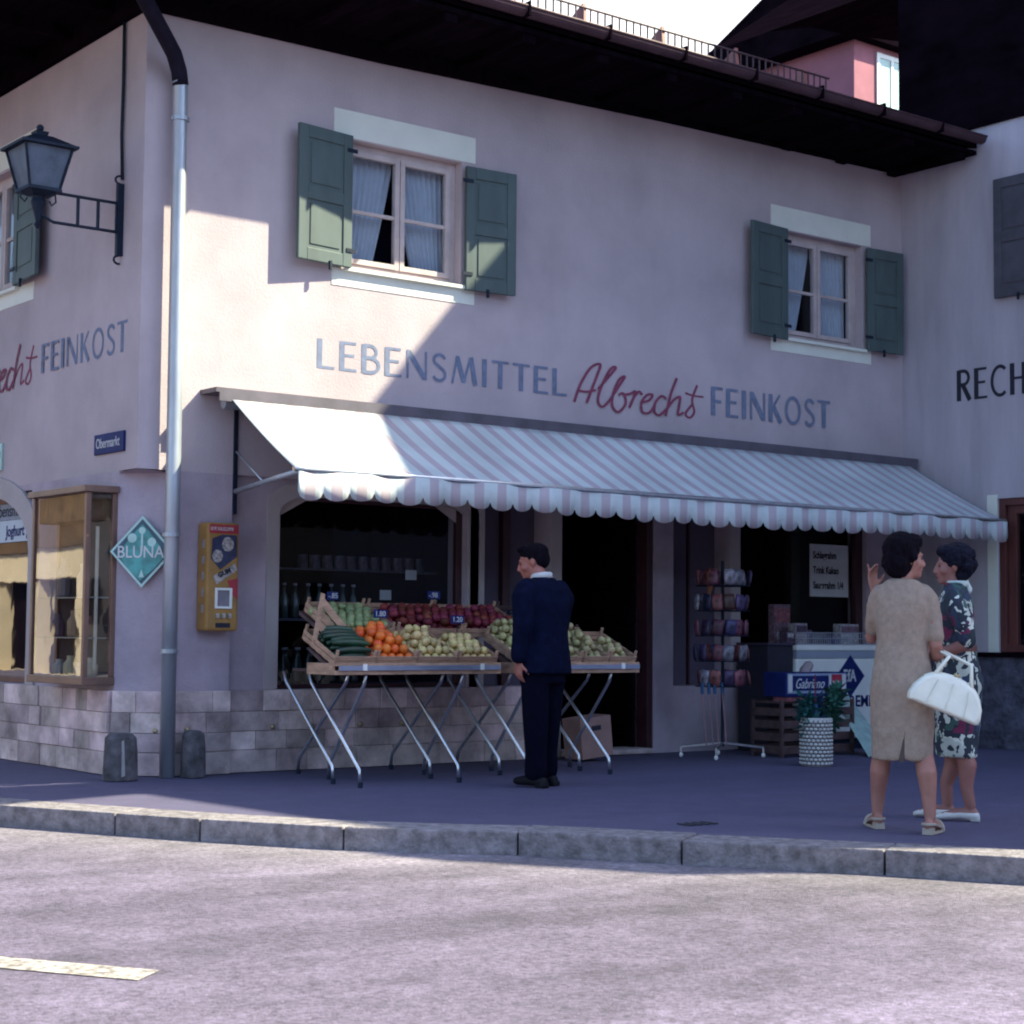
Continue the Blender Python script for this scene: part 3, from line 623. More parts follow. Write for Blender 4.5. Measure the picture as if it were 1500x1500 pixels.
# ------------------------------------------------------------------ downpipe, cable
dp = thing('downpipe', 'zinc rain downpipe beside the shop corner with an elbow under the eaves', 'pipe', (.055, -.11, 0))
px, py = .055, -.11
f = MB(); f.tube([(px + .01, py, 0.0), (px + .01, py, 2.2), (px, py, 5.12), (px - .02, py, 5.16)], .055, 16); f.build('pipe', ZINC, dp, smooth=True)
f = MB(); f.tube([(px, py, 5.12), (px - .02, py - .01, 5.22), (px - .1, py - .08, 5.32), (-.5, -.52, 5.62), (-.95, -.98, 5.9), (-1.0, -1.05, 5.97)], .06, 16); f.build('elbow', mat('elbow_dark', (.015, .012, .025), .8, .2, 5, spec=.1), dp, smooth=True)
for z in (1.75, 4.85, .9): f = MB(); f.tube([(px + .005, py, z), (px + .005, py, z + .03)], .068, 16); f.box(px - .01, py, z, px + .01, 0, z + .02); f.build('pipe_clip', ZINC, dp)
ca = MB(); ca.tube([(XC - .02, .35, 5.85), (XC - .02, .34, 5.2), (XC - .022, .345, 4.8), (XC - .02, .32, 4.45)], .014, 6); tag(ca.build('lamp_cable', IRON, smooth=True), 'thin dark cable running down the side wall to the lantern bracket', 'cable')

# ------------------------------------------------------------------ awning
aw = thing('awning', 'long pink and white striped shop awning with a scalloped valance', 'awning', (.4, 0, 2.8))
XA0, XA1 = .351, 8.217; NS = 38; PER = (XA1 - XA0) / NS
def fab_mesh():
    me = bpy.data.meshes.new('fabric'); nx, ny = NS * 4, 10; v = []; fc = []; uvs = []
    for j in range(ny + 1):
        t = j / ny
        for i in range(nx + 1):
            u = i / nx; x = XA0 + .12 * (1 - t) * (1 - u) + (XA1 - XA0) * u; y = -.22 - 1.18 * t; z = 2.80 - .63 * t - .018 * math.sin(math.pi * t) - .02 * math.sin(u * 40) * t * (1 - t)
            z += .012 * math.sin(u * 9) * t
            v.append((x, y, z)); uvs.append((u * NS, t))
    for j in range(ny):
        for i in range(nx): a = j * (nx + 1) + i; fc.append((a, a + 1, a + nx + 2, a + nx + 1))
    return v, fc, uvs, nx
def uvmesh(name, v, fc, uvs, m, parent, smooth=True, solid=0.003):
    me = bpy.data.meshes.new(name); off = parent.location; me.from_pydata([Vector(a) - off for a in v], [], fc); ul = me.uv_layers.new(name='UVMap')
    for lp in me.loops: ul.data[lp.index].uv = uvs[lp.vertex_index]
    me.materials.append(m); o = bpy.data.objects.new(name, me); COL.objects.link(o); o.parent = parent
    for p in me.polygons: p.use_smooth = smooth
    if solid: q = o.modifiers.new('s', 'SOLIDIFY'); q.thickness = solid; q.offset = 0
    return o
v, fc, uvs, nx = fab_mesh(); uvmesh('fabric', v, fc, uvs, AWN, aw)
v = []; fc = []; uvs = []; k = 12
for i in range(NS * k + 1):
    u = i / k; ph = u % 1.0; x = XA0 + u * PER; zt = 2.17 + .012 * math.sin(u / NS * 9); dep = .138 + .06 * math.sqrt(max(0, 1 - (2 * ph - 1) ** 2)) + .006 * math.sin(u * 1.7)
    yy = -1.405 + .012 * math.sin(u * 2.1) ; 
    for q in (0, .5, 1): v.append((x, yy + (.01 * math.sin(u * 3.3)) * q, zt - dep * q)); uvs.append((u, q))
for i in range(NS * k):
    for q in range(2): a = i * 3 + q; fc.append((a, a + 3, a + 4, a + 1))
uvmesh('valance', v, fc, uvs, AWN, aw)
f = MB(); f.box(.33, -.25, 2.835, XR - .06, 0, 2.87); f.box(.36, -.25, 2.77, XR - .08, -.235, 2.835); ca = f.build('cassette', mat('cassette_paint', (.1, .085, .11), .6, .2, 4), aw)
f = MB(); f.tube([(.45, -.14, 2.77), (XR - .1, -.14, 2.77)], .045, 12); f.build('roller', ZINC, aw)
f = MB(); f.tube([(XA0 - .03, -1.39, 2.185), (XA1, -1.39, 2.185)], .02, 10); f.build('front_bar', CHROME, aw)
for x in (.62, 8.3):
    f = MB(); f.box(x, -.02, 1.95, x + .03, 0.04, 2.75); f.build('guide_rail', IRON, aw)
    f = MB(); f.tube([(x - .0, -.05, 2.12), (x - .22 if x < 1 else x - .12, -1.36, 2.18)], .02, 10); f.tube([(x + .0, -.05, 2.42), (x - .1, -.62, 2.16)], .009, 6); f.build('arm', ZINC, aw, smooth=True)

# ------------------------------------------------------------------ lantern
ly = .34; lx = XC - .67
la = thing('wall_lantern', 'black four sided street lantern on an iron wall bracket', 'lantern', (XC, ly, 4.0))
def frustum(mb, cx, cy, z0, z1, r0, r1, mi=0):
    p = [(cx + a * r0, cy + b * r0, z0) for a, b in ((-1, -1), (1, -1), (1, 1), (-1, 1))] + [(cx + a * r1, cy + b * r1, z1) for a, b in ((-1, -1), (1, -1), (1, 1), (-1, 1))]
    mb.add(p, [(0, 3, 2, 1), (4, 5, 6, 7), (0, 1, 5, 4), (1, 2, 6, 5), (2, 3, 7, 6), (3, 0, 4, 7)], mi)
f = MB(); frustum(f, lx, ly, 4.565, 4.585, .215, .215); frustum(f, lx, ly, 4.585, 4.665, .205, .07); frustum(f, lx, ly, 4.665, 4.70, .04, .05); f.ball((lx, ly, 4.73), .028); f.build('lamp_roof', IRON, la)
f = MB(); gl = MB()
for a, b in ((-1, -1), (1, -1), (1, 1), (-1, 1)): f.tube([(lx + a * .115, ly + b * .115, 4.27), (lx + a * .18, ly + b * .18, 4.565)], .011, 6)
frustum(f, lx, ly, 4.25, 4.275, .13, .125); frustum(f, lx, ly, 4.225, 4.25, .06, .1)
f.lathe([(.05, 0), (.045, -.03), (.055, -.06), (.03, -.14), (.015, -.2), (.028, -.22), (.012, -.25)], (lx, ly, 4.235))
f.build('lamp_frame', IRON, la)
frustum(gl, lx, ly, 4.277, 4.563, .108, .172); gl.build('lamp_glass', mat('frosted_glass', (.17, .21, .28), .4, .2, 6, trans=.4, spec=.3), la)
f = MB(); f.box(XC - .05, ly - .02, 3.87, XC, ly + .02, 4.42); 
f.tube([(XC - .05, ly, 4.27), (lx + .04, ly, 4.27)], .012, 6); f.tube([(XC - .05, ly, 4.05), (lx + .12, ly, 4.05), (lx + .03, ly, 4.09), (lx, ly, 4.14)], .012, 6)
for x in (XC - .2, XC - .36, XC - .05): f.box(x - .01, ly - .01, 4.05, x + .01, ly + .01, 4.27)
for z, sg_ in ((4.42, 1), (3.87, -1)):
    f.tube([(XC - .03 - .035 * math.sin(a * .9), ly, z + sg_ * (.0 + .03 * (1 - math.cos(a * .9)))) for a in [q * .5 for q in range(9)]], .009, 5)
for sx in (-.13, .13): f.tube([(lx + sx, ly, 4.25), (lx + sx * 1.05, ly, 4.2), (lx + sx * .8, ly, 4.17), (lx + sx * .65, ly, 4.2)], .007, 5)
f.build('bracket', IRON, la)

# ------------------------------------------------------------------ signs on the corner
st = thing('street_sign', 'dark blue enamel street name sign reading Obermarkt on the side wall', 'sign', (XC, .45, 2.47))
MB().box(XC - .02, .195, 2.39, XC, .705, 2.545).build('sign_plate', SIGNBLUE, st, bevel=.006)
text('Obermarkt', .108, MM((XC - .0215, .665, 2.437), (0, -1, 0), (0, 0, 1)), WHITE_P, 'sign_lettering', st, sx=.82, bold=0)
ts = thing('small_sign', 'small pale teal sign at the edge of the side wall above the arched window', 'sign', (XC, 2.7, 2.5))
MB().box(XC - .02, 2.52, 2.4, XC, 2.8, 2.63).build('sign_plate', PALETEAL, ts, bevel=.004)
MB().box(XC - .023, 2.55, 2.5, XC - .02, 2.77, 2.56).build('sign_stripe', TEALD, ts)
# diamond enamel sign on the chamfer
c0 = Vector((XC + CH / 2 - .03, CH / 2 - .03, 1.645)); du = Vector((.7071, -.7071, 0)); nn = Vector((-.7071, -.7071, 0))
bl = thing('diamond_sign', 'green diamond shaped enamel sign partly behind the downpipe', 'sign', c0)
def dia(mb, w_, h_, d0, d1):
    p = [c0 + du * -w_ + nn * d0, c0 + nn * d0 + Vector((0, 0, -h_)), c0 + du * w_ + nn * d0, c0 + nn * d0 + Vector((0, 0, h_))]; mb.prism(p, nn * (d1 - d0))
f = MB(); dia(f, .245, .265, .0, .016); f.build('sign_edge', PALETEAL, bl)
f = MB(); dia(f, .222, .24, .0, .0185); f.build('sign_plate', TEALD, bl)
f = MB(); p = [c0 + nn * .0205 + du * a + Vector((0, 0, b)) for a, b in ((-.13, .05), (-.17, -.04), (-.1, -.13), (-.01, -.215), (.09, -.13), (.17, -.04), (.13, .05), (.06, .14), (0, .2), (-.06, .14))]; f.poly(p); f.build('sign_field', TEAL, bl)
text('BLUNA', .125, MM(c0 + nn * .024 + du * -.19 + Vector((0, 0, -.045)), du, (0, 0, 1)), WHITE_P, 'sign_lettering', bl, bold=.001, sx=.9)
f = MB()
for a, b, r in ((-.075, .1, .035), (.075, .07, .033), (0, .155, .026)):
    f.poly([c0 + nn * .0235 + du * (a + r * math.cos(t * math.pi / 8)) + Vector((0, 0, b + r * math.sin(t * math.pi / 8))) for t in range(16)])
f.poly([c0 + nn * .0225 + du * a + Vector((0, 0, b)) for a, b in ((-.008, .0), (.008, .0), (.008, .15), (-.008, .15))])
f.poly([c0 + nn * .0225 + du * a + Vector((0, 0, b)) for a, b in ((-.02, -.19), (.02, -.19), (0, -.13))])
f.build('sign_emblem', PALETEAL, bl)
# guard stones
gs = thing('guard_stone', 'dark weathered guard stone left of the downpipe with a pale vertical scar', 'bollard', (-.33, -.17, 0), group='guard stones at the shop corner')
MB().loft([(-.33, -.17, 0, .125, .11), (-.33, -.17, .2, .12, .1), (-.33, -.165, .3, .115, .09), (-.33, -.16, .335, .08, .06)], 12).build('stone', DARKSTONE, gs, bevel=.01)
MB().prism([(-.37, -.275, .03), (-.345, -.28, .04), (-.35, -.262, .29), (-.365, -.258, .28)], (0, .01, 0)).build('scar', mat('scar', (.32, .3, .3), .9), gs)
gs = thing('guard_stone', 'dark guard stone with a rounded top right of the downpipe', 'bollard', (.24, -.2, 0), group='guard stones at the shop corner')
MB().loft([(.23, -.2, 0, .09, .09), (.23, -.2, .22, .085, .085), (.23, -.195, .31, .08, .07), (.23, -.19, .34, .05, .04)], 12).build('stone', DARKSTONE, gs, bevel=.01)

# ------------------------------------------------------------------ vending machine
vm = thing('vending_machine', 'narrow yellow wall mounted gum vending machine with red top band', 'vending machine', (.42, 0, 1.07))
YEL = mat('machine_yellow', (.36, .19, .05), .45, .15, 6)
MB().box(.33, -.16, 1.065, .6, -.001, 1.87).build('case', YEL, vm, bevel=.018)
f = MB(); f.box(.345, -.163, 1.79, .59, -.159, 1.855); f.build('top_band', mat('band_red', (.4, .03, .05), .5), vm)
text('10 Pf. KAUGUMMI', .04, MM((.35, -.165, 1.81), (1, 0, 0), (0, 0, 1)), WHITE_P, 'band_lettering', vm, sx=.62)
f = MB(); f.poly([(.37, -.1635, 1.75), (.36, -.1635, 1.6), (.44, -.1635, 1.52), (.58, -.1635, 1.62), (.575, -.1635, 1.78), (.45, -.1635, 1.78)]); f.build('picture_back', mat('picture_navy', (.03, .035, .09), .5, .3, 12), vm)
f = MB()
for cx, cz, r in ((.5, 1.71, .05), (.415, 1.62, .045)): f.poly([(cx + r * math.cos(t * .5236), -.1645, cz + r * 1.1 * math.sin(t * .5236)) for t in range(12)])
f.poly([(.38, -.165, 1.47), (.56, -.165, 1.57), (.585, -.165, 1.52), (.41, -.165, 1.41)]); f.build('picture', mat('picture_grey', (.4, .35, .33), .5, .5, 45), vm)
text('GUM', .05, MM((.43, -.167, 1.46), (.9, 0, .42), (-.42, 0, .9)), BLACK_LET, 'picture_lettering', vm, bold=.002)
f = MB(); f.poly([(.5, -.1642, 1.44), (.59, -.1642, 1.46), (.59, -.1642, 1.3), (.54, -.1642, 1.34)]); f.build('red_label', bpy.data.materials['band_red'], vm)
f = MB(); frame_rect(f, .40, .54, 1.23, 1.385, -.175, -.159, .018); f.build('price_window', WHITE, vm, bevel=.003)
f = MB(); f.poly([(.42, -.162, 1.25), (.52, -.162, 1.25), (.52, -.162, 1.37), (.42, -.162, 1.37)]); f.build('price_card', mat('card', (.22, .2, .24), .5, .15, 6), vm)
for i in range(3):
    f = MB(); f.box(.405 + i * .05, -.182, 1.16, .43 + i * .05, -.159, 1.195); f.box(.41 + i * .05, -.195, 1.172, .425 + i * .05, -.182, 1.183); f.build('coin_slot', CHROME, vm)
MB().box(.41, -.166, 1.09, .53, -.158, 1.125).build('tray_opening', BLACK_LET, vm)
for i in range(5): MB().box(.326, -.12, 1.2 + i * .12, .331, -.09, 1.26 + i * .12).build('side_slot', CHROME, vm)

# ------------------------------------------------------------------ display case on the side wall
dc = thing('display_case', 'bronze framed glass display case hanging on the side wall by the corner', 'display case', (XC, .8, .7))
BR = mat('bronze_frame', (.2, .115, .09), .4, .15, 5, metal=.3)
x0, x1, y0, y1, z0, z1 = XC - .25, XC, .3, 1.29, .72, 2.13
f = MB(); t = .04
for x, y in ((x0, y0), (x0, y1 - t), (x1 - t, y0), (x1 - t, y1 - t)): f.box(x, y, z0, x + t, y + t, z1 - .05)
f.box(x0 - .01, y0 - .01, z0 - .06, x1 - .002, y1 + .01, z0); f.box(x0 - .03, y0 - .03, z1 - .05, x1 - .002, y1 + .03, z1)
f.build('case_frame', BR, dc, bevel=.005)
f = MB(); f.poly([(x0 + .015, y0 + t, z0), (x0 + .015, y1 - t, z0), (x0 + .015, y1 - t, z1 - .05), (x0 + .015, y0 + t, z1 - .05)]); f.build('front_glass', GLASSC, dc)
f = MB(); f.poly([(x0 + t, y0 + .015, z0), (x1 - t, y0 + .015, z0), (x1 - t, y0 + .015, z1 - .05), (x0 + t, y0 + .015, z1 - .05)]); f.build('side_glass', GLASSC, dc)
f = MB(); f.box(x1 - .02, y0 + .03, z0, x1 - .004, y1 - .03, z1 - .06); f.build('back_panel', mat('case_back', (.06, .045, .05), .8), dc)
f = MB(); f.box(x0 + .04, y0 + .05, z1 - .25, x1 - .03, y1 - .05, z1 - .06); f.build('valance_board', mat('valance_wood', (.2, .11, .05), .7, .25, 5, stretch=(1, 6, 1)), dc)
f = MB(); f.box(x0 + .05, y0 + .05, 1.3, x1 - .03, y1 - .05, 1.31); f.box(x0 + .05, y0 + .05, 1.0, x1 - .03, y1 - .05, 1.01); f.build('glass_shelf', mat('shelf_glass', (.35, .4, .45), .2), dc)
f = MB(); f.tube([(XC - .13, y0 + .06, z0 + .05), (XC - .13, y0 + .06, z1 - .3)], .014, 8); f.build('lamp_tube', WHITE, dc)
for i, (yy, zz, hh, cc) in enumerate([(.45, .72, .14, (.7, .68, .6)), (.62, .72, .1, (.5, .5, .5)), (.8, .72, .15, (.7, .66, .5)), (1.0, .72, .12, (.6, .6, .65)), (.5, 1.01, .16, (.35, .2, .15)), (.75, 1.01, .2, (.5, .35, .25)), (1.05, 1.01, .18, (.2, .14, .2)), (.6, 1.31, .25, (.6, .5, .42)), (.95, 1.31, .3, (.3, .25, .3))]):
    g = MB(); g.lathe([(.045, 0), (.055, .02), (.055, hh * .6), (.03, hh * .8), (.03, hh)], (XC - .12, yy, zz), 10)
    tag(g.build('jar', mat('jar_%d' % i, cc, .3, .1, 8), smooth=False, loc=(XC - .12, yy, zz)), ['squat white jar on the floor of the display case nearest the corner', 'low grey jar between two tall jars on the display case floor', 'cream jar in the middle of the display case floor', 'pale grey jar at the far end of the display case floor', 'brown jar on the lower shelf of the display case nearest the corner', 'tall tan jar in the middle of the lower display case shelf', 'dark purple jar at the far end of the lower display case shelf', 'beige jar on the upper display case shelf nearest the corner', 'tall dark jar at the far end of the upper display case shelf'][i], 'jar', group='jars in the display case')

# ------------------------------------------------------------------ neighbour building (right)
nb = thing('law_office_building', 'pale plastered neighbouring building with black RECH lettering and dark timber upper storey', 'building', (XR, -6, 0))
w = MB(); wall_cells(w, 'x', XR, 0.2, -10.6, 0.0, 0.88, 6.14, [(-3.2, -1.17, .92, 2.42), (-2.7, -1.72, 4.4, 5.5)])
w.poly([(XR, -10.6, .88), (9.4, -11.9, .88), (9.4, -11.9, 6.14), (XR, -10.6, 6.14)]); w.poly([(9.4, -11.9, .88), (16, -12.2, .88), (16, -12.2, 6.14), (9.4, -11.9, 6.14)]); w.poly([(16, -12.2, .88), (16, 0, .88), (16, 0, 6.14), (16, -12.2, 6.14)])
w.build('wall', PLASTER_R, nb, fix=False)
foot = [(XR, 0), (XR, -10.6), (9.4, -11.9), (16, -12.2), (16, 0)]
w = MB(); w.prism([(x - (.05 if x < 9 else 0), y - (.03 if y < -1 else 0), 0) for x, y in foot], (0, 0, .88)); w.build('plinth', ROUGHCAST, nb)
w = MB(); w.prism([(x - (.03 if x < 9 else 0), y - (.04 if y < -1 else 0), 6.14) for x, y in foot], (0, 0, 3.8)); w.build('timber_storey', DARKWOOD, nb)
w = MB(); w.prism([(x, y, 9.94) for x, y in [(8.13, 0), (8.13, -3.5), (8.18, -6.54), (7.31, -6.54), (6.93, -5.62), (5.78, -5.62), (5.78, -8.07), (7.23, -7.68), (8.18, -7.42), (8.34, -10.4), (9.1, -11.8), (9.9, -12.2), (11, -12.35), (16.3, -12.35), (16.3, 0)]], (0, 0, .1)); w.build('roof', DARKWOOD, nb)  # out of view; outline and jutting bay are shaped to cast the street shade
w = MB(); w.box(XR + .01, -12, 0.9, XR + 1.5, -.1, .91) ; w.box(XR + .9, -10, .9, XR + .94, -.1, 6.1); w.build('interior_wall', BLACKINT, nb)
w = MB(); w.prism([(x, 4.5, z) for x, z in [(9.97, 8.63), (11.5, 9.7), (12.54, 10.42), (14.01, 10.78), (14.0, 9.64), (12.8, 9.48), (11.92, 9.41), (10.91, 9.11)]], (0, -4.48, 0)); w.build('rear_roof', DARKWOOD, nb)
f = MB(); f.box(XR - .008, -1.17, .92, XR, -1.05, 2.46); f.box(XR - .008, -3.32, .92, XR, -3.2, 2.46); f.build('window_trim', TRIMW, nb)
f = MB()
for a, b, c, d in ((-1.24, -1.17, .93, 2.42), (-3.2, -3.13, .93, 2.42)): f.box(XR + .02, a, c, XR + .14, b, d)
f.box(XR + .02, -3.13, 2.35, XR + .14, -1.24, 2.42); f.box(XR + .02, -3.13, .93, XR + .14, -1.24, 1.0)
f.box(XR + .06, -1.34, 1.0, XR + .12, -1.245, 2.35); f.box(XR + .06, -3.13, 1.0, XR + .12, -3.04, 2.35); f.box(XR + .06, -3.04, 2.27, XR + .12, -1.34, 2.35)
nw = f.build('window', BROWNF, nb, bevel=.004)
MB().poly([(XR + .09, -3.1, 1.0), (XR + .09, -1.3, 1.0), (XR + .09, -1.3, 2.35), (XR + .09, -3.1, 2.35)]).build('pane', GLASS, nw)
MB().box(XR - .09, -3.4, .88, XR + .1, -.98, .925).build('sill', DARKWOOD, nw)
SHG = mat('shutter_grey', (.07, .065, .085), .7, .15, 6)
shutter(XR - .035, -1.7, .5, 4.38, 5.56, math.pi / 2, nb, 1, m=SHG); shutter(XR - .035, -2.72, .5, 4.38, 5.56, -math.pi / 2, nb, -1, m=SHG)
f = MB(); f.box(XR + .1, -2.7, 4.4, XR + .14, -1.72, 5.5); f.build('window', FRAMEW, nb)
m3 = MB(); word(m3, 'RECHTSBERATER'.replace('A', 'E') if False else 'RECHTS', lambda u, z, d: (XR - d, -u, z), 0.69, 1.92, 3.42, .31); m3.build('painted_lettering', BLACK_LET, nb, fix=False)

# ------------------------------------------------------------------ house behind the roofs, and the street house seen in the glass
bh = thing('rear_house', 'reddish house behind the roofs with dark gable and sunlit pink corner', 'building', (14.6, 6, 0))
RED_W = mat('red_plaster', (.34, .13, .17), .9, .1, 2); 
MB().box(14.55, 6, 0, 22, 9.2, 10.25).build('wall', RED_W, bh)
MB().prism([(14.2, 5.8, 10.35), (14.2, 7.4, 11.3), (14.2, 9.4, 10.35), (14.2, 9.4, 10.2), (14.2, 5.8, 10.2)], (8.2, 0, 0)).build('roof', DARKWOOD, bh)
f = MB(); frame_rect(f, 15.05, 15.85, 8.9, 10.1, 5.97, 6.0, .07); f.box(15.38, 5.97, 8.97, 15.44, 6.0, 10.03); bw = f.build('window', WHITE, bh); MB().box(15.1, 5.985, 8.95, 15.8, 5.995, 10.05).build('pane', PALETEAL, bw)

for i, (x, w__, h__, c_) in enumerate(((-34, 18, 7, (.3, .27, .25)), (-15, 16, 8, (.26, .25, .28)), (2, 19, 7.4, (.33, .28, .24)), (22, 20, 8, (.25, .23, .22)))):
    oh = thing('town_house', ['plain brownish house across the road, westernmost of four', 'plain grey house across the road, second of four', 'plain ochre house across the road, third of four', 'plain dark house across the road, easternmost of four'][i], 'building', (x + w__ / 2, -40, 0), group='houses across the road')
    MB().box(x, -46, -.15, x + w__, -36, h__).build('wall', mat('town_wall_%d' % i, c_, .9, .1, 2), oh)
    MB().prism([(x - .3, -35.4, h__), (x - .3, -41, h__ + 2.5), (x - .3, -46.6, h__)], (w__ + .4, 0, 0)).build('roof', DARKWOOD, oh)
    each('window', [(x + 1.5 + k * 3, -35.99, z, x + 2.6 + k * 3, -35.95, z + 1.4) for k in range(5) for z in (1.2, 4.4)], BLACKINT, oh)
CREAM = mat('cream_plaster', (.62, .5, .36), .9, .08, 1.5)
sh2 = thing('arcade_house', 'cream sunlit house with arched doorways across the side street', 'building', (-13, 14, 0))
w = MB(); wall_cells(w, 'x', -12.6, -.4, 4.5, 40, 0, 7.5, [(6.5 + i * 4.2, 8.9 + i * 4.2, 0, 2.3) for i in range(8)]); w.box(-20, 4.5, 0, -13.1, 40, 7.5); w.build('wall', CREAM, sh2)
MB().box(-12.8, 4.5, 3.05, -12.5, 40, 7.4).build('added_dark_front', mat('added_front_wood', (.1, .055, .03), .8, .3, 3), sh2)  # unseen dark upper front, added to end the cream reflection in the case glass
f = MB()
for i in range(8): f.box(-13.05, 6.5 + i * 4.2, 0, -13.0, 8.9 + i * 4.2, 2.3)
f.build('door', DARKWOOD, sh2)
MB().prism([(-11.8, 4, 7.5), (-16, 4, 10), (-20.5, 4, 7.5)], (0, 37, 0)).build('roof', DARKWOOD, sh2)

# ------------------------------------------------------------------ fruit stand
def stand(x0, x1, label, legs):
    t = thing('fruit_table', label, 'table', ((x0 + x1) / 2, -1.05, 0), group='market tables of the fruit display')
    f = MB(); f.box(x0, -1.5, .77, x1, -1.475, .80); f.box(x0, -1.5, .83, x1, -1.475, .85); f.box(x0, -1.475, .77, x0 + .02, -1.13, .85); f.box(x1 - .02, -1.475, .77, x1, -.8, .85)
    f.build('table_edge', WOODL, t, bevel=.003)
    f = MB(); f.box(x0 + .03, -1.515, .8, x1 - .01, -1.5, .833); f.build('metal_rail', mat('rail_blue', (.3, .33, .45), .4, .1, 6, metal=.5) if 'rail_blue' not in bpy.data.materials else bpy.data.materials['rail_blue'], t)
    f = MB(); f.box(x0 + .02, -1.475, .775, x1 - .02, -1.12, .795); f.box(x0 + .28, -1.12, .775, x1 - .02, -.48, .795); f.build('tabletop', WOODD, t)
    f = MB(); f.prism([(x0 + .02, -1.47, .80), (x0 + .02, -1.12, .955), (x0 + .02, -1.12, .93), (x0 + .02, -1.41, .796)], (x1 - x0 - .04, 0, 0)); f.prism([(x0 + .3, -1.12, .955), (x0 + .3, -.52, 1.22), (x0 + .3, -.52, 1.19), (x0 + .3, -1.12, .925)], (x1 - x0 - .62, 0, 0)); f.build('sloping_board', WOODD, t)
    for x in (x0 + .22, x1 - .2): MB().box(x, -1.525, .80, x + .03, -1.514, .845).build('clip', WHITE, t)
    for (fx, fy, tx, ty) in legs:
        d = Vector((tx - fx, ty - fy, .76)); 
        f = MB(); f.tube([(fx, fy + .005, .03), (fx + d.x * .06, fy + d.y * .02, .12), (fx + d.x * .95, fy + d.y * .95, .7), (tx, ty, .772)], .0125, 8); lg = f.build('leg', CHROME, t, smooth=True)
        MB().lathe([(.018, 0), (.018, .035)], (fx, fy, 0.0), 8).build('foot', IRON, lg)
    return t
def xs(x, y): return [(x, -1.58, x - .02, -.92), (x + .2, -.86, x + .12, -1.45), (x + .02, -1.2, x + .02, -.5), (x + .28, -.3, x + .2, -1.1)]
stand(.61, 2.05, 'left fruit table on crossed chrome legs with the oranges', xs(.78, 0) + xs(1.62, 0))
stand(2.2, 3.42, 'right fruit table on crossed chrome legs beside the door', xs(2.26, 0)[:4] + xs(3.05, 0))
SL = math.atan2(.42, .95)
def on_slope(x, s, h):   # s metres up the slope from the front, h above it
    return Vector((x, -1.455 + s * math.cos(SL) - h * math.sin(SL), .83 + s * math.sin(SL) + h * math.cos(SL)))
def crate_mesh(w_, d_, hgt, M_, mb):
    def b(x0, y0, z0, x1, y1, z1): mb.mbox(M_ @ Matrix.Translation(((x0 + x1) / 2, (y0 + y1) / 2, (z0 + z1) / 2)), (x1 - x0) / 2, (y1 - y0) / 2, (z1 - z0) / 2)
    for cx in (0, w_ - .018):
        for cy in (0, d_ - .018): b(cx, cy, 0, cx + .018, cy + .018, hgt + .03)
    for z in (.005, hgt * .5):
        b(.0, -.006, z, w_, 0, z + hgt * .38); b(0, d_, z, w_, d_ + .006, z + hgt * .38); b(-.006, 0, z, 0, d_, z + hgt * .38); b(w_, 0, z, w_ + .006, d_, z + hgt * .38)
    for i in range(5): b(.0, d_ * i / 5 + .01, -.004, w_, d_ * (i + 1) / 5 - .01, .004)
SM = Matrix.Rotation(SL, 4, 'X')
def crate(x, s, w_, label, d_=.46, hgt=.085, m=None):
    o = on_slope(x, s, 0); f = MB(); crate_mesh(w_, d_, hgt, Matrix.Translation(o) @ SM, f)
    c = f.build('fruit_crate', m or WOODL, loc=o, bevel=.0015); return tag(c, label, 'crate', 'fruit crates on the tables')
crate(.63, 0.0, .33, 'wooden crate of dark green cucumbers at the left front of the fruit table')
crate(.97, 0.0, .34, 'wooden crate under the oranges in the front row')
crate(1.32, 0.0, .35, 'wooden crate under the pale apples right beside the oranges')
crate(1.68, 0.0, .35, 'wooden crate under the pale apples at the right end of the left table')
crate(.92, .5, .5, 'wide wooden crate of green apples in the back row'); crate(1.45, .5, .6, 'wooden crate under the left half of the red apples'); crate(2.06, .5, .6, 'wooden crate under the right half of the red apples')
crate(2.24, 0, .3, 'wooden crate of apples behind the man in the dark suit'); crate(2.55, 0, .3, 'wooden crate of speckled apples just right of the man in the suit'); crate(2.87, 0, .25, 'narrow wooden crate of green apples second from the right end'); crate(3.13, 0, .27, 'wooden crate of green apples at the right end beside the door')
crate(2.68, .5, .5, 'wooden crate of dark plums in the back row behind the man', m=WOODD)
# slatted crate side standing upright at the left end
f = MB()
for i in range(4):
    a = i / 4; b = a + .21; T0, B0, B1 = Vector((.68, 0, 1.33)), Vector((.62, 0, 1.0)), Vector((1.03, 0, .96))
    p = [T0.lerp(B0, a), T0.lerp(B0, b), B1.lerp(B0, b * .8) , B1.lerp(B0, a * .8)]
    f.prism([(q.x, -1.2 + .012 * (i % 2), q.z) for q in p], (0, .01, 0))
f.prism([(.60, -1.205, .98), (.635, -1.205, .98), (.70, -1.205, 1.33), (.67, -1.205, 1.34)], (0, -.012, 0))
f.prism([(.98, -1.205, .95), (1.04, -1.205, .95), (.98, -1.205, 1.03), (.95, -1.205, 1.0)], (0, -.012, 0))
tag(f.build('crate_side', WOODL, loc=(.65, -1.2, .95)), 'slatted wooden crate side standing slanted at the left end of the fruit', 'crate side')

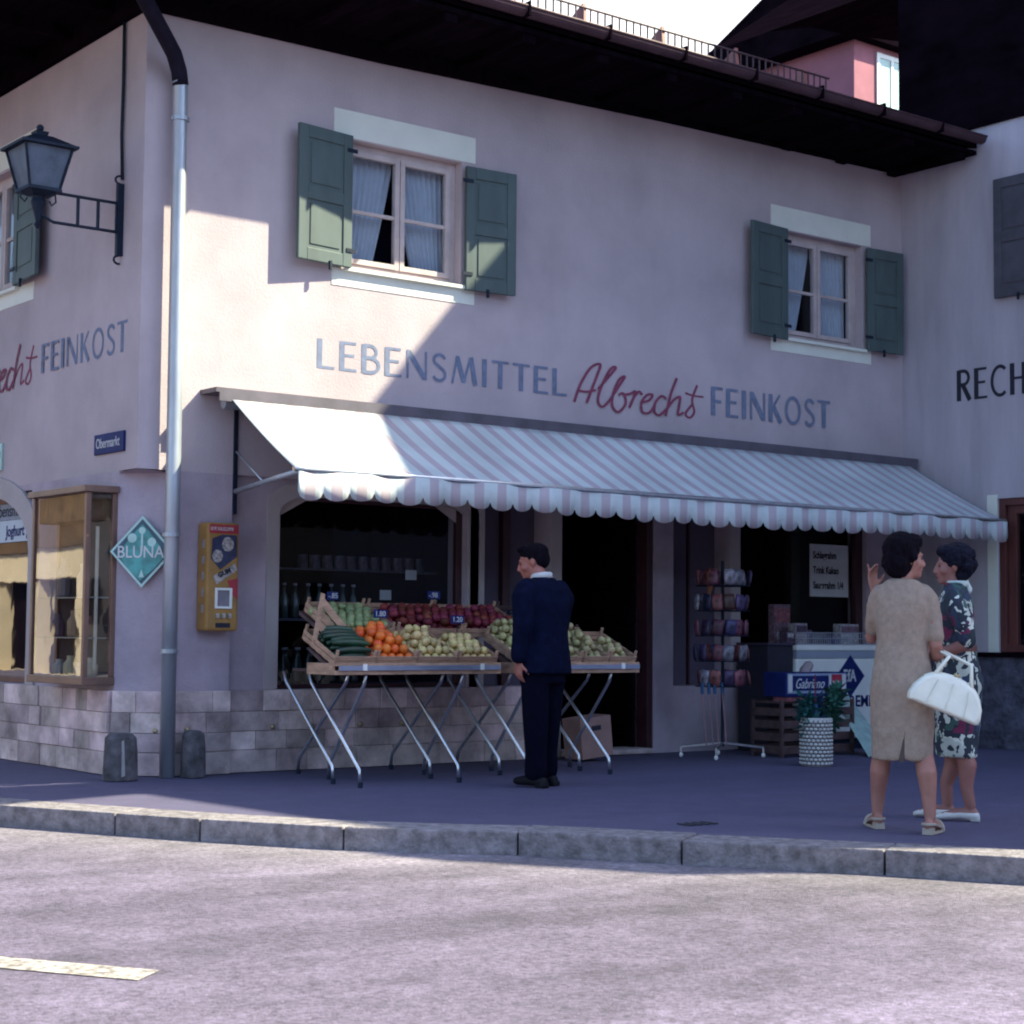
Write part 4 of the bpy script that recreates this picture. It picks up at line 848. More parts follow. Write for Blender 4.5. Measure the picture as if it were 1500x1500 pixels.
def fruit_proto(name, m, r, sq=0.92, dent=True, cone=0.0):
    me = MB(); me.ball((0, 0, 0), r, r, r * sq, 12, 9); ob = me.build(name, m, smooth=True)
    for v_ in ob.data.vertices:
        k = math.hypot(v_.co.x, v_.co.y) / r
        if dent: v_.co.z -= math.copysign(.25 * r * math.exp(-(k * 3.2) ** 2), v_.co.z)
        if cone: s_ = 1 - cone * (v_.co.z / r); v_.co.x *= s_; v_.co.y *= s_
    return ob
ORANGE = mat('orange_skin', (.75, .14, .02), .4, .15, 30, rnd=.14, bump=.1, bscale=200)
PALEAP = mat('pale_apple_skin', (.66, .5, .22), .4, .2, 20, rnd=.22)
GREENAP = mat('green_apple_skin', (.25, .3, .13), .4, .2, 20, rnd=.22)
REDAP = mat('red_apple_skin', (.2, .03, .03), .5, .0, 14, rnd=.4, c2=(.09, .008, .016), spec=.25)
MIXAP = mat('speckled_apple_skin', (.42, .4, .18), .4, .3, 16, rnd=.3, c2=(.3, .2, .1))
CUC = mat('cucumber_skin', (.012, .05, .025), .45, .3, 12, rnd=.3)
PLUM = mat('plum_skin', (.02, .012, .03), .4, .3, 12, rnd=.3)
def heap(proto, x0, x1, s0, s1, r, label, cat, group, layers=2, base=.035):
    first = True; step = r * 2.02; k = 0
    for L in range(layers):
        a0 = x0 + r + L * step * .5; a1 = x1 - r - L * step * .5 + .001; b0 = s0 + r + L * step * .5; b1 = s1 - r - L * step * .5 + .001
        j = 0; s = b0
        while s <= b1:
            x = a0 + (r if j % 2 else 0)
            while x <= a1:
                if L and random.random() < .1 * L: x += step; continue
                p = on_slope(x + random.uniform(-.1, .1) * r, s + random.uniform(-.1, .1) * r, base + L * r * 1.45 + random.uniform(0, .12) * r)
                o = proto if first and not proto.get('placed') else proto.copy()
                if o is proto: proto['placed'] = 1
                else: COL.objects.link(o)
                first = False; o.location = p; o.rotation_euler = (random.uniform(-.9, .9), random.uniform(-.9, .9), random.uniform(0, 6)); q = random.uniform(.92, 1.06); o.scale = (q, q, q)
                tag(o, label + (', front rim' if j < 1 else ', top edge' if b1 - s < step else ', left part' if x < (a0 + a1) / 2 else ', right part') + (', upper layer' if L else ', bottom layer'), cat, group); k += 1; x += step
            s += step * .88; j += 1
    return k
po = fruit_proto('orange', ORANGE, .036, .95, False); heap(po, .95, 1.33, .02, .5, .036, 'orange in the front crate beside the cucumbers', 'orange', 'oranges in the front crate', 3)
pa = fruit_proto('pale_apple', PALEAP, .033); heap(pa, 1.34, 1.68, .02, .5, .033, 'pale yellow apple just right of the oranges', 'apple', 'pale apples in the front row', 3); heap(pa, 1.69, 2.03, .02, .42, .033, 'pale yellow apple at the left table right end', 'apple', 'pale apples in the front row', 2)
pg = fruit_proto('green_apple', GREENAP, .036); heap(pg, .9, 1.44, .45, .95, .036, 'green apple in the back row above the cucumbers', 'apple', 'green apples in the back row', 2)
prd = fruit_proto('red_apple', REDAP, .038); heap(prd, 1.46, 2.68, .5, .95, .038, 'dark red apple in the back row', 'apple', 'red apples in the back row', 2)
pm = fruit_proto('speckled_apple', MIXAP, .034); heap(pm, 2.24, 2.86, .02, .62, .034, 'speckled yellow apple on the right fruit table', 'apple', 'apples on the right table', 3)
pg2 = fruit_proto('green_apple', MIXAP, .034); heap(pg2, 2.88, 3.13, .02, .6, .034, 'green apple second crate from the right end', 'apple', 'green apples on the right table', 3); heap(pg2, 3.14, 3.39, .02, .34, .034, 'green apple in the rightmost crate', 'apple', 'green apples on the right table', 2)
pp = fruit_proto('plum', PLUM, .03); heap(pp, 2.68, 3.2, .5, .95, .03, 'dark plum in the shaded back crate', 'plum', 'plums in the back crate', 1)
def cuc_proto():
    me = MB(); me.limb([(-.13, 0, 0), (-.06, .004, .003), (.02, .006, .004), (.09, .003, .002), (.13, 0, 0)], [.018, .025, .027, .024, .017], 10); return me.build('cucumber', CUC, smooth=True)
pc = cuc_proto(); first = True
for L in range(3):
    for i in range(7 - L):
        o = pc if first else pc.copy()
        if not first: COL.objects.link(o)
        first = False; o.location = on_slope(.8 + random.uniform(-.02, .02), .05 + L * .03 + i * .058, .04 + L * .042); o.rotation_euler = (SL, random.uniform(-.05, .05), random.uniform(-.15, .15))
        tag(o, 'dark green cucumber, layer ' + ('at the bottom', 'in the middle', 'on top')[L] + ' of the front left stack', 'cucumber', 'cucumbers in the front crate')
# price tags
def ptag(x, s, h, txt, label, w_=.12):
    o = on_slope(x, s, h); t = thing('price_tag', label, 'price tag', o, group='price tags in the fruit')
    MB().box(o.x, o.y, o.z, o.x + w_, o.y + .004, o.z + .06).build('card', SIGNBLUE, t); text(txt, .055, MM((o.x + .01, o.y - .002, o.z + .012), (1, 0, 0), (0, 0, 1)), WHITE_P, 'price', t)
    f = MB(); f.tube([(o.x + w_ / 2, o.y + .006, o.z - .1), (o.x + w_ / 2, o.y + .006, o.z + .01)], .004, 5); f.build('stick', IRON, t)
ptag(1.2, .48, .16, '1.80', 'dark price tag between the oranges and the green apples'); ptag(1.86, .42, .15, '1.20', 'dark price tag behind the pale apples'); ptag(2.0, .96, .12, '-.98', 'dark price tag standing above the red apples'); ptag(2.75, .4, .14, '1.10', 'dark price tag in the apples right of the man')
ptag(1.05, .9, .12, '-.85', 'dark price tag standing in the green apples', .1)

# ------------------------------------------------------------------ goods in the shop window
CAPW = mat('bottle_cap', (.22, .22, .27), .6); BOT = mat('bottle_glass', (.03, .05, .05), .15, .2, 6, rnd=.3)
bp_ = thing('bottle', 'dark bottle with a pale cap standing in the left shop window', 'bottle', (1.15, .3, .66), group='bottles in the left shop window')
MB().lathe([(.035, 0), (.037, .02), (.037, .15), (.014, .21), (.014, .26)], (1.15, .3, .66), 12).build('glass_body', BOT, bp_, smooth=True); MB().lathe([(.017, 0), (.017, .02)], (1.15, .3, .92), 10).build('cap', CAPW, bp_)
for i in range(1, 24):
    c = copy_tree(bp_); row = i // 8; c.location = (1.15 + (i % 8) * .11 + random.uniform(-.01, .01), .26 + (.1 if row == 2 else 0), [1.17, .66, 1.576][row] if row < 2 else .66)
    c.location.z = [1.171, .661, .661][row]; c.location.y = [.3, .28, .42][row]
TIN = mat('tin_label', (.07, .06, .1), .5, .5, 20, rnd=.5)
tp = tag(MB().lathe([(.045, 0), (.045, .11)], (0, 0, 0), 14).build('tin', TIN), 'small tin on the upper shelf of the left shop window', 'tin', 'tins in the left shop window')
tp.location = (1.5, .42, 1.576)
for i in range(1, 11): c = tp.copy(); COL.objects.link(c); c.location = (1.5 + i * .115, .42 + random.uniform(-.02, .02), 1.576)
for x, z, l_ in ((2.1, 1.33, 'small white card in the left shop window above the red apples'), (2.35, 1.5, 'pale card hanging higher in the left shop window near its right frame')):
    tag(MB().box(x, .188, z, x + .11, .192, z + .08).build('price_card', WHITE_P, loc=(x, .19, z)), l_, 'card')

# poster in the right shop window
po_ = thing('milk_poster', 'pale poster with three lines of dark writing in the right shop window', 'poster', (7.4, .17, 1.5))
MB().box(7.2, .178, 1.46, 7.76, .186, 1.98).build('sheet', WHITE_P, po_)
for i, s_ in enumerate(('Schlagrahm', 'Trink Kakao', 'Sauerrahm 1/4')): text(s_, .1, MM((7.24, .176, 1.84 - i * .15), (1, 0, 0), (0, 0, 1)), BLACK_LET, 'poster_lettering', po_, sx=.75, bold=.003)

# ------------------------------------------------------------------ freezer and what stands by it
fz = thing('freezer_chest', 'white ice cream freezer chest with blue diamond emblem', 'freezer', (6.9, -.2, 0))
FX0, FX1, FY0, FY1 = 6.33, 7.75, -.45, .0
MB().box(FX0, FY0, .1, FX1, FY1, .86).build('cabinet', WHITE, fz, bevel=.02)
MB().box(FX0 + .03, FY0 + .04, 0, FX1 - .03, FY1 - .02, .1).build('base', IRON, fz)
MB().box(FX0 - .01, FY0 - .015, .93, FX1 + .01, FY1, .985).build('lid', WHITE, fz, bevel=.012)
MB().box(FX0, FY0 - .002, .86, FX1, FY1 - .002, .93).build('grey_band', mat('band_steel', (.3, .34, .42), .4, .05, 4), fz)
c1 = Vector((7.07, FY0 - .004, .69)); f = MB(); f.prism([c1 + Vector((-.2, 0, 0)), c1 + Vector((0, 0, -.2)), c1 + Vector((.2, 0, 0)), c1 + Vector((0, 0, .2))], (0, .006, 0)); f.build('emblem', SIGNBLUE, fz)
text('EfA', .16, MM((6.965, FY0 - .006, .64), (1, 0, 0), (0, 0, 1)), WHITE_P, 'emblem_lettering', fz, sx=.8, bold=.003)
text('CREME', .15, MM((6.94, FY0 - .0015, .4), (1, 0, 0), (0, 0, 1)), SIGNBLUE, 'front_lettering', fz, bold=.004)
bxk = thing('added_dark_box', 'dark box added against the left end of the white freezer to darken it', 'cabinet', (6.1, -.2, 0))  # dark box put in so the freezer's pale end reads as shaded
MB().box(5.98, -.42, 0, 6.315, -.03, .98).build('added_box_body', mat('added_box_dark', (.02, .018, .035), .7), bxk, bevel=.01)
MB().box(5.96, -.44, .98, 6.32, -.03, 1.0).build('added_box_top', mat('added_box_top', (.05, .04, .07), .6), bxk)
# items on the freezer
WIRE = mat('wire', (.4, .42, .5), .4, .1, 6, metal=.4)
for j, (bx0, bx1, l_) in enumerate(((6.42, 6.85, 'low wire basket on the left part of the freezer lid'), (6.92, 7.4, 'wire basket with upright rods on the right part of the freezer lid'))):
    f = MB(); n_ = 16
    for i in range(n_ + 1): x = bx0 + (bx1 - bx0) * i / n_; f.tube([(x, -.4, .99), (x - .015, -.41, 1.1)], .003, 4); f.tube([(x, -.12, .99), (x, -.12, 1.1)], .003, 4)
    for z in (.99, 1.045, 1.1): f.tube([(bx0, -.4, z), (bx1, -.4, z), (bx1, -.12, z), (bx0, -.12, z), (bx0, -.4, z)], .0035, 4)
    tag(f.build('wire_basket', WIRE, loc=(bx0, -.3, .99)), l_, 'basket')
GOOD = [mat('good_%d' % i, c_, .5, .4, 30) for i, c_ in enumerate([(.2, .12, .16), (.35, .3, .33), (.12, .13, .25), (.4, .38, .4), (.1, .06, .1), (.3, .1, .12)])]
L6 = ['dark carton standing at the left of the freezer lid', 'pale carton with a light top on the freezer lid', 'stacked pink grey packets behind the freezer carton', 'white carton at the right of the freezer lid', 'small blue box in the wire basket on the freezer', 'dim box in the middle of the freezer lid']
for i, (x, y, z, a, b, c_) in enumerate([(6.36, -.3, .987, .1, .1, .12), (6.5, -.28, .987, .16, .1, .2), (6.42, -.08, .987, .22, .08, .38), (7.22, -.2, .987, .26, .1, .2), (6.98, -.3, .995, .12, .1, .08), (6.78, -.1, .987, .14, .08, .14)]):
    f = MB(); f.box(x, y, z, x + a, y + b, z + c_); o = f.build('carton', [GOOD[4], GOOD[1], GOOD[0], GOOD[3], GOOD[2], GOOD[4]][i], loc=(x, y, z), bevel=.004); tag(o, L6[i], 'carton', 'cartons on the freezer')
    MB().box(x + .01, y - .003, z + c_ * .55, x + a - .01, y, z + c_ * .9).build('carton_label', GOOD[(i + 3) % 6], o)
# dark slatted crates with display box
cx0, cx1, cy0, cy1 = 5.55, 6.5, -1.0, -.62
f = MB(); 
for x in (cx0, cx1 - .03): 
    for y in (cy0, cy1 - .03): f.box(x, y, 0, x + .03, y + .03, .5)
for z in (.03, .14, .25, .36): f.box(cx0 + .03, cy0, z, cx1 - .03, cy0 + .012, z + .07); f.box(cx0 + .03, cy1 - .012, z, cx1 - .03, cy1, z + .07); f.box(cx0, cy0 + .03, z, cx0 + .012, cy1 - .03, z + .07)
f.box(cx0 + .03, cy0 + .03, .47, cx1 - .03, cy1 - .03, .49)
tag(f.build('slatted_crate', WOODD, loc=(cx0, cy0, 0), bevel=.003), 'dark slatted wooden crate under the blue display box', 'crate')
db = thing('display_box', 'blue cardboard display box with white script lettering and red square', 'display box', (6.0, -.9, .5))
MB().box(5.58, -1.02, .53, 6.38, -.75, .745).build('carton', SIGNBLUE, db, bevel=.004); MB().box(5.6, -1.026, .56, 6.36, -1.021, .735).build('pale_border', mat('border', (.28, .34, .48), .6), db)
MB().box(5.66, -1.032, .585, 6.12, -1.027, .715).build('name_panel', SIGNBLUE, db)
text('Gabriano', .125, MM((5.68, -1.035, .605), (1, 0, 0), (0, 0, 1)), WHITE_P, 'name_lettering', db, sx=.8, shear=.4)
f = MB(); f.box(5.605, -1.0325, .57, 5.65, -1.027, .725); f.box(6.13, -1.0325, .57, 6.155, -1.027, .725); f.box(6.305, -1.0325, .57, 6.35, -1.027, .725); f.build('white_bar', WHITE_P, db)
MB().box(6.165, -1.032, .585, 6.295, -1.027, .725).build('red_square', mat('pack_red', (.4, .03, .06), .5, .2, 30), db)
text('NEU', .06, MM((6.172, -1.034, .63), (1, 0, 0), (0, 0, 1)), WHITE_P, 'red_lettering', db, sx=.9)
f = MB(); f.limb([(5.95, -.9, .75), (6.0, -.9, .8)], [.05, .045], 12); tag(f.build('bread_roll', mat('roll', (.32, .25, .27), .7), smooth=True, loc=(5.97, -.9, .75)), 'pale rounded packet standing on top of the blue display box', 'packet')
tag(MB().box(5.6, -1.0, .49, 6.0, -.85, .53).build('packet', GOOD[5], loc=(5.7, -.95, .49)), 'flat reddish packet lying under the blue display box', 'packet')

# basket with umbrellas / dusters
bk = thing('wicker_basket', 'tall round white wicker basket holding green and blue umbrellas', 'basket', (5.09, -1.82, 0))
BRR = .125
WICK = mat('white_wicker', (.6, .58, .55), .8, .15, 30); 
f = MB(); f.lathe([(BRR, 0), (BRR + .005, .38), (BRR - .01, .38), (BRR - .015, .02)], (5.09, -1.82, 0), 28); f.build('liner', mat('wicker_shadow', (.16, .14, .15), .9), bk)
f = MB()
for r_ in range(12):
    z = .015 + r_ * .031
    for k in range(22):
        a = 2 * math.pi * (k + (r_ % 2) * .5) / 22; cc = Vector((5.09 + (BRR + .006) * math.cos(a), -1.82 + (BRR + .006) * math.sin(a), z + .012))
        f.ball(cc, .008, .018, .012, 6, 5, M=Matrix.Rotation(a, 4, 'Z'))
f.build('weave', WICK, bk, smooth=True)
f = MB(); f.tube([(5.09 + BRR * math.cos(k * math.pi / 12), -1.82 + BRR * math.sin(k * math.pi / 12), .385) for k in range(25)], .012, 6); f.build('rim', WICK, bk)
UC = [mat('duster_%d' % i, c_, .8, .3, 12) for i, c_ in enumerate([(.03, .13, .1), (.02, .07, .16), (.02, .12, .12), (.16, .02, .04)])]
UL = ['green feathered duster leaning right in the wicker basket', 'blue feathered duster in the middle of the wicker basket', 'teal feathered duster leaning left in the wicker basket', 'thin red handled duster standing up in the wicker basket']
for i, (dx, dy, hh) in enumerate(((.2, -.05, .62), (.06, .06, .52), (-.1, .02, .55), (-.03, -.02, .75))):
    t = thing('duster', UL[i], 'duster', (5.09 + dx * .3, -1.82 + dy * .3, .1), group='dusters in the basket')
    b_ = Vector((5.09 + dx * .3, -1.82 + dy * .3, .1)); e_ = Vector((5.09 + dx, -1.82 + dy, hh))
    if i == 3: MB().tube([b_, e_], .006, 6).build('handle', UC[3], t); MB().limb([b_.lerp(e_, .45), b_.lerp(e_, .6)], [.03, .02]).build('head', UC[1], t, smooth=True); continue
    MB().tube([b_, b_.lerp(e_, .6)], .007, 6).build('handle', UC[3], t)
    f = MB()
    for k in range(260):
        p = b_.lerp(e_, random.uniform(.4, 1.0)); d = Vector((random.gauss(0, 1), random.gauss(0, 1), random.gauss(0, .8))).normalized() * random.uniform(.06, .15); q = d.cross(Vector((random.random(), random.random(), 1))).normalized() * .02
        f.poly([p, p + d * .6 + q, p + d, p + d * .6 - q])
    f.build('feathers', UC[i], t)
# white board leaning on the freezer
bd = thing('price_board', 'narrow pale green price board leaning against the freezer front', 'board', (6.5, -1.2, 0))
MB().prism([(6.32, -1.32, 0.0), (6.72, -1.22, 0), (6.86, -.52, .56), (6.56, -.6, .6)], (.01, -.02, .01)).build('panel', mat('board_green', (.4, .56, .52), .6, .15, 10), bd)
# leaning box in the doorway
lb = thing('cardboard_box', 'pinkish cardboard box standing tilted behind the right fruit table', 'box', (3.9, -.3, 0))
M_ = Matrix.Translation((3.87, -.35, .2)) @ Matrix.Rotation(rad(-6), 4, 'Y'); f = MB(); f.mbox(M_, .17, .12, .17); f.build('box_body', mat('cardboard', (.32, .19, .17), .85, .1, 6), lb, bevel=.005)
f = MB(); f.mbox(M_ @ Matrix.Translation((0, -.122, .08)), .05, .003, .02); f.build('hand_hole', BLACK_LET, lb)

# snack rack
rk = thing('snack_rack', 'tall dark wire rack with tiers of packets right of the shop door', 'rack', (5.1, -.7, 0))
f = MB(); f.tube([(5.12, -.7, .1), (5.12, -.7, 1.72)], .014, 8)
for z in (.62, .84, 1.06, 1.28, 1.5): 
    for r_ in (.12, .24): f.tube([(5.12 + r_ * math.cos(k * math.pi / 8), -.7 + r_ * math.sin(k * math.pi / 8), z) for k in range(17)], .004, 4)
    for k in range(8): f.tube([(5.12, -.7, z), (5.12 + .24 * math.cos(k * math.pi / 4), -.7 + .24 * math.sin(k * math.pi / 4), z)], .003, 4)
f.build('wire_frame', IRON, rk)
f = MB()
for a in (-2.5, -.62, .9, 2.4): e = Vector((5.12 + .36 * math.cos(a), -.7 + .36 * math.sin(a), .09)); f.tube([(5.12, -.7, .13), e], .012, 6); f.tube([e, e - Vector((0, 0, .06))], .009, 6); 
f.build('foot_cross', CHROME, rk)
f = MB()
for a in (-2.5, -.62, .9, 2.4): f.ball((5.12 + .36 * math.cos(a), -.7 + .36 * math.sin(a), .022), .022, .012, .022)
f.build('caster', WHITE, rk)
PK = mat('packet_print', (.16, .05, .07), .5, .5, 18, rnd=.6); PKW = mat('packet_white', (.25, .23, .28), .5, .5, 22, rnd=.4); PKP = mat('packet_purple', (.05, .035, .1), .5, .5, 18, rnd=.6)
def packet(m): 
    f = MB(); f.loft([(0, 0, 0, .045, .004), (0, 0, .03, .05, .018), (0, 0, .1, .05, .018), (0, 0, .14, .045, .003)], 10); return f.build('snack_packet', m, smooth=True)
pks = [packet(PK), packet(PKW), packet(PKP)]; used = [0, 0, 0]
for zi, z in enumerate((.625, .845, 1.065, 1.285, 1.505)):
    for k in range(12):
        w_ = random.choice([0, 0, 1, 2, 2]); w_ = 1 if (zi == 1 and k in (8, 9, 10)) else w_
        o = pks[w_] if not used[w_] else pks[w_].copy()
        if used[w_]: COL.objects.link(o)
        used[w_] = 1; a = k * math.pi / 6 + random.uniform(-.1, .1); rr = .21 + random.uniform(-.03, .03)
        o.location = (5.12 + rr * math.cos(a), -.7 + rr * math.sin(a), z); o.rotation_euler = (random.uniform(-.2, .2), random.uniform(-.2, .2), a + 1.57)
        tag(o, ['reddish snack packet on the ', 'pale snack packet on the ', 'purple snack packet on the '][w_] + ('lowest', 'second lowest', 'middle', 'second highest', 'top')[zi] + ' tier of the wire rack', 'packet', ['red packets on the rack', 'pale packets on the rack', 'purple packets on the rack'][w_])
fl = thing('paper_flag_bunch', 'small orange paper windmills sticking out left at the rack top', 'toy', (4.9, -.7, 1.5))
f = MB()
for k in range(5): a = -2.6 + k * .25; f.tube([(4.95, -.7, 1.4), (4.86 + k * .03, -.78, 1.62 + .03 * (k % 2))], .008, 4)
f.build('stick', mat('orange_paper', (.25, .08, .03), .7), fl)
for i, (x, y) in enumerate(((4.78, -.85), (4.84, -.87), (4.9, -.88), (4.97, -.9))):
    bb = thing('toy_spade', ['toy spade with blue grip leaning at the rack foot, leftmost', 'toy spade with blue grip second from the left at the rack', 'toy spade with blue grip third from the left at the rack', 'toy spade with blue grip nearest the rack pole'][i], 'toy spade', (x, y, .1), group='toy spades at the rack')
    MB().tube([(x, y, .12), (x + .01, y + .06, .58)], .006, 6).build('shaft', mat('shaft_pink', (.3, .16, .18), .6) if i == 0 else bpy.data.materials['shaft_pink'], bb)
    MB().tube([(x + .01, y + .06, .56), (x + .012, y + .07, .66)], .014, 8).build('grip', UC[1], bb)

# ------------------------------------------------------------------ people
SKIN = mat('skin', (.35, .16, .125), .55, .08, 12); SKIN2 = mat('skin_tanned', (.3, .13, .11), .6, .08, 12); HAIR = mat('dark_hair', (.005, .003, .008), .85, .4, 40, stretch=(1, 1, .2), bump=.8, bscale=70, spec=.1)
HAIR2 = mat('blue_black_hair', (.009, .009, .022), .7, .4, 40, bump=.8, bscale=60, spec=.12)
def remesh(ob, vox, it=3):
    r_ = ob.modifiers.new('r', 'REMESH'); r_.mode = 'VOXEL'; r_.voxel_size = vox; r_.use_smooth_shade = True
    if it: s_ = ob.modifiers.new('s', 'SMOOTH'); s_.iterations = it; s_.factor = .5
    return ob
def head(mb, c, yaw, pitch=0, s=1.0, male=False):
    """c = head centre (middle of skull), local frame: face looks along +y after yaw (z) and pitch (x)."""
    R_ = Matrix.Rotation(yaw, 4, 'Z') @ Matrix.Rotation(pitch, 4, 'X'); c = Vector(c)
    def q(x, y, z): return c + R_ @ Vector((x * s, y * s, z * s))
    def b(x, y, z, rx, ry, rz): mb.ball(q(x, y, z), rx * s, ry * s, rz * s, 16, 12, M=R_)
    b(0, -.01, .03, .075, .095, .09); b(0, .035, -.02, .06, .06, .085); b(0, .04, -.075, .045, .045, .04); b(0, .075, -.092, .022, .02, .018)
    mb.limb([q(0, .09, .015), q(0, .108, -.02), q(0, .112, -.034)], [.009 * s, .012 * s, .014 * s], 8); b(.012, .098, -.036, .01, .01, .009); b(-.012, .098, -.036, .01, .01, .009)
    b(0, .09, -.058, .022, .011, .007); b(0, .088, -.07, .02, .011, .008)
    b(.03, .08, .022, .022, .014, .009); b(-.03, .08, .022, .022, .014, .009); b(.045, .055, -.03, .025, .028, .025); b(-.045, .055, -.03, .025, .028, .025)
    b(.077, -.012, -.01, .01, .018, .031); b(-.077, -.012, -.01, .01, .018, .031)
    return q, R_
def eyes(q, R_, s, parent):
    for sx in (1, -1):
        f = MB(); f.ball(q(.03 * sx, .083, .0), .011 * s, .008 * s, .007 * s, 10, 8, M=R_); f.build('eye', mat('eye_dark', (.03, .02, .02), .2) if 'eye_dark' not in bpy.data.materials else bpy.data.materials['eye_dark'], parent, smooth=True)
    f = MB(); f.ball(q(0, .098, -.064), .02 * s, .006 * s, .007 * s, 10, 8, M=R_); f.build('lips', mat('lip_red', (.3, .06, .06), .5) if 'lip_red' not in bpy.data.materials else bpy.data.materials['lip_red'], parent, smooth=True)
def hand(mb, wrist, d, n_, curl=.4, s=1.0, side=1):
    """d fingers direction, n_ palm normal (fingers curl towards it)"""
    w_ = Vector(wrist); d = Vector(d).normalized(); n_ = (Vector(n_) - d * Vector(n_).dot(d)).normalized(); a = d.cross(n_) * side
    mb.limb([w_, w_ + d * .045 * s, w_ + d * .085 * s], [(.02 * s, .028 * s), (.014 * s, .038 * s), (.012 * s, .038 * s)], 12, side=n_)
    for k, (o, L) in enumerate(((-.028, .068), (-.009, .077), (.01, .072), (.028, .056))):
        cu = curl + .12 * k; p0 = w_ + d * .08 * s + a * o * s; pts = [p0]; dd = d.copy(); 
        for seg in range(3):
            dd = (dd * math.cos(cu * .6) + n_ * math.sin(cu * .6)).normalized(); nn_ = (n_ * math.cos(cu * .6) - d * math.sin(cu * .6)); pts.append(pts[-1] + dd * L * s * (.42, .32, .26)[seg])
        mb.limb(pts, [.0095 * s, .009 * s, .008 * s, .007 * s], 8)
    p0 = w_ + d * .025 * s - a * .03 * s; mb.limb([p0, p0 + (d * .6 - a * .7 + n_ * .2).normalized() * .035 * s, p0 + (d * .8 - a * .6 + n_ * .4).normalized() * .068 * s], [.012 * s, .0105 * s, .008 * s], 8)

def face_rot(fx, fy): return math.atan2(-fx, fy)   # rotation that turns local +y to (fx,fy)
AWAY = Vector((.613, .787)); RIGHT = Vector((.788, -.615))

# --- woman in beige dress, seen from behind
fw = (AWAY * math.cos(.18) + RIGHT * math.sin(.18))
w1 = thing('person', 'woman in a plain beige short sleeved dress seen from behind with a white handbag', 'person', (1.825, -5.44, 0), face_rot(*fw), local=True)
b = MB()
for sx, dy in ((-1, .1), (1, -.14)):
    fx_ = .15 * sx
    b.limb([(.09 * sx, 0, .8), (.1 * sx, dy * .2, .5), (.12 * sx, dy * .35 + .01, .42), (.135 * sx, dy * .75 - .02, .32), (.145 * sx, dy * .9, .2), (fx_, dy, .09)], [.085, .06, .056, .06, .045, .034], 16)
    td = Vector((.35 * (1 if sx > 0 else .15), .94, 0)).normalized() if sx > 0 else Vector((-.25, .97, 0)).normalized()
    h_ = Vector((fx_, dy, .05)); b.limb([h_ - td * .035 + Vector((0, 0, .0)), h_ + td * .06, h_ + td * .16 - Vector((0, 0, .022))], [(.03, .03), (.032, .028), (.034, .018)], 12, side=(td.y, -td.x, 0))
b.loft([(0, 0, .78, .15, .1), (0, 0, .95, .12, .08), (0, 0, 1.15, .12, .08), (0, 0, 1.28, .13, .07), (0, 0, 1.36, .06, .05)])
b.limb([(0, -.0, 1.3), (0.01, .01, 1.36), (.02, .015, 1.43)], [.06, .052, .05], 14)
b.limb([(.14, 0, 1.27), (.185, -.03, 1.15), (.196, -.04, 1.02), (.2, .0, .97)], [.038, .04, .04, .038], 14); b.limb([(.212, -.01, .975), (.2, .1, .96), (.18, .21, .96)], [.04, .035, .026], 12)
hand(b, (.18, .21, .96), (-.2, .9, .2), (0, 0, 1), .9, .95, 1)
b.limb([(-.14, 0, 1.27), (-.17, .08, 1.16), (-.18, .15, 1.06)], [.036, .036, .036], 14); b.limb([(-.18, .15, 1.06), (-.175, .19, 1.2), (-.16, .18, 1.335)], [.036, .032, .022], 12)
hand(b, (-.16, .18, 1.335), (-.12, -.1, 1), (.5, -.8, 0), .5, 1.0, -1)
b.limb([(-.175, .17, 1.4), (-.19, .165, 1.44), (-.198, .16, 1.475)], [.01, .009, .007], 8)
q, R_ = head(b, (.03, .02, 1.5), -1.15, .02, 1.0)
bo = remesh(b.build('body', SKIN, w1, fix=True), .0075, 4)
eyes(q, R_, 1.0, w1)
f = MB(); 
f.ball(q(0, -.035, .055), .112, .112, .1, 18, 14, M=R_); f.ball(q(0, -.06, -.01), .1, .09, .1, 18, 14, M=R_); f.ball(q(0, -.05, -.06), .075, .06, .055, 14, 10, M=R_); f.ball(q(0, .03, .095), .085, .07, .05, 14, 10, M=R_)
for k in range(26):
    a = random.uniform(0, 6.28); e_ = random.uniform(-.6, 1.4); p = q(.1 * math.cos(a) * math.cos(e_), -.045 + .1 * math.sin(a) * math.cos(e_) * .9, .02 + .09 * math.sin(e_)); lp = R_.inverted() @ (p - Vector((.03, .02, 1.5)))
    if lp.y > .04 and lp.z < .06: continue
    f.ball(p, random.uniform(.022, .036), n=8, m=6)
remesh(f.build('hair', HAIR, w1), .008, 3)
BEIGE = mat('beige_linen', (.33, .25, .2), .95, .1, 30, bump=.4, bscale=160)
f = MB(); f.loft([(0, 0, .395, .178, .15), (0, 0, .42, .18, .152), (0, 0, .6, .184, .15), (0, -.01, .8, .188, .15), (0, -.005, .95, .16, .125), (0, 0, 1.05, .15, .115), (0, 0, 1.2, .163, .12), (0, 0, 1.3, .16, .105), (0, .0, 1.352, .13, .08), (0, .0, 1.385, .078, .062)], 32)
f.limb([(.13, 0, 1.31), (.17, -.005, 1.26), (.188, -.02, 1.16), (.195, -.035, 1.07)], [(.052, .056), (.054, .058), (.05, .054), (.048, .05)], 16); f.limb([(-.135, 0, 1.31), (-.155, .02, 1.26), (-.165, .07, 1.17), (-.17, .11, 1.11)], [(.05, .055), (.052, .055), (.048, .05), (.045, .048)], 16)
dr_ = f.build('dress', BEIGE, w1); remesh(dr_, .011, 5)
tx = bpy.data.textures.new('folds', 'CLOUDS'); tx.noise_scale = .13
MIDL = .25
thx = bpy.data.textures.new('locks', 'CLOUDS'); thx.noise_scale = .022
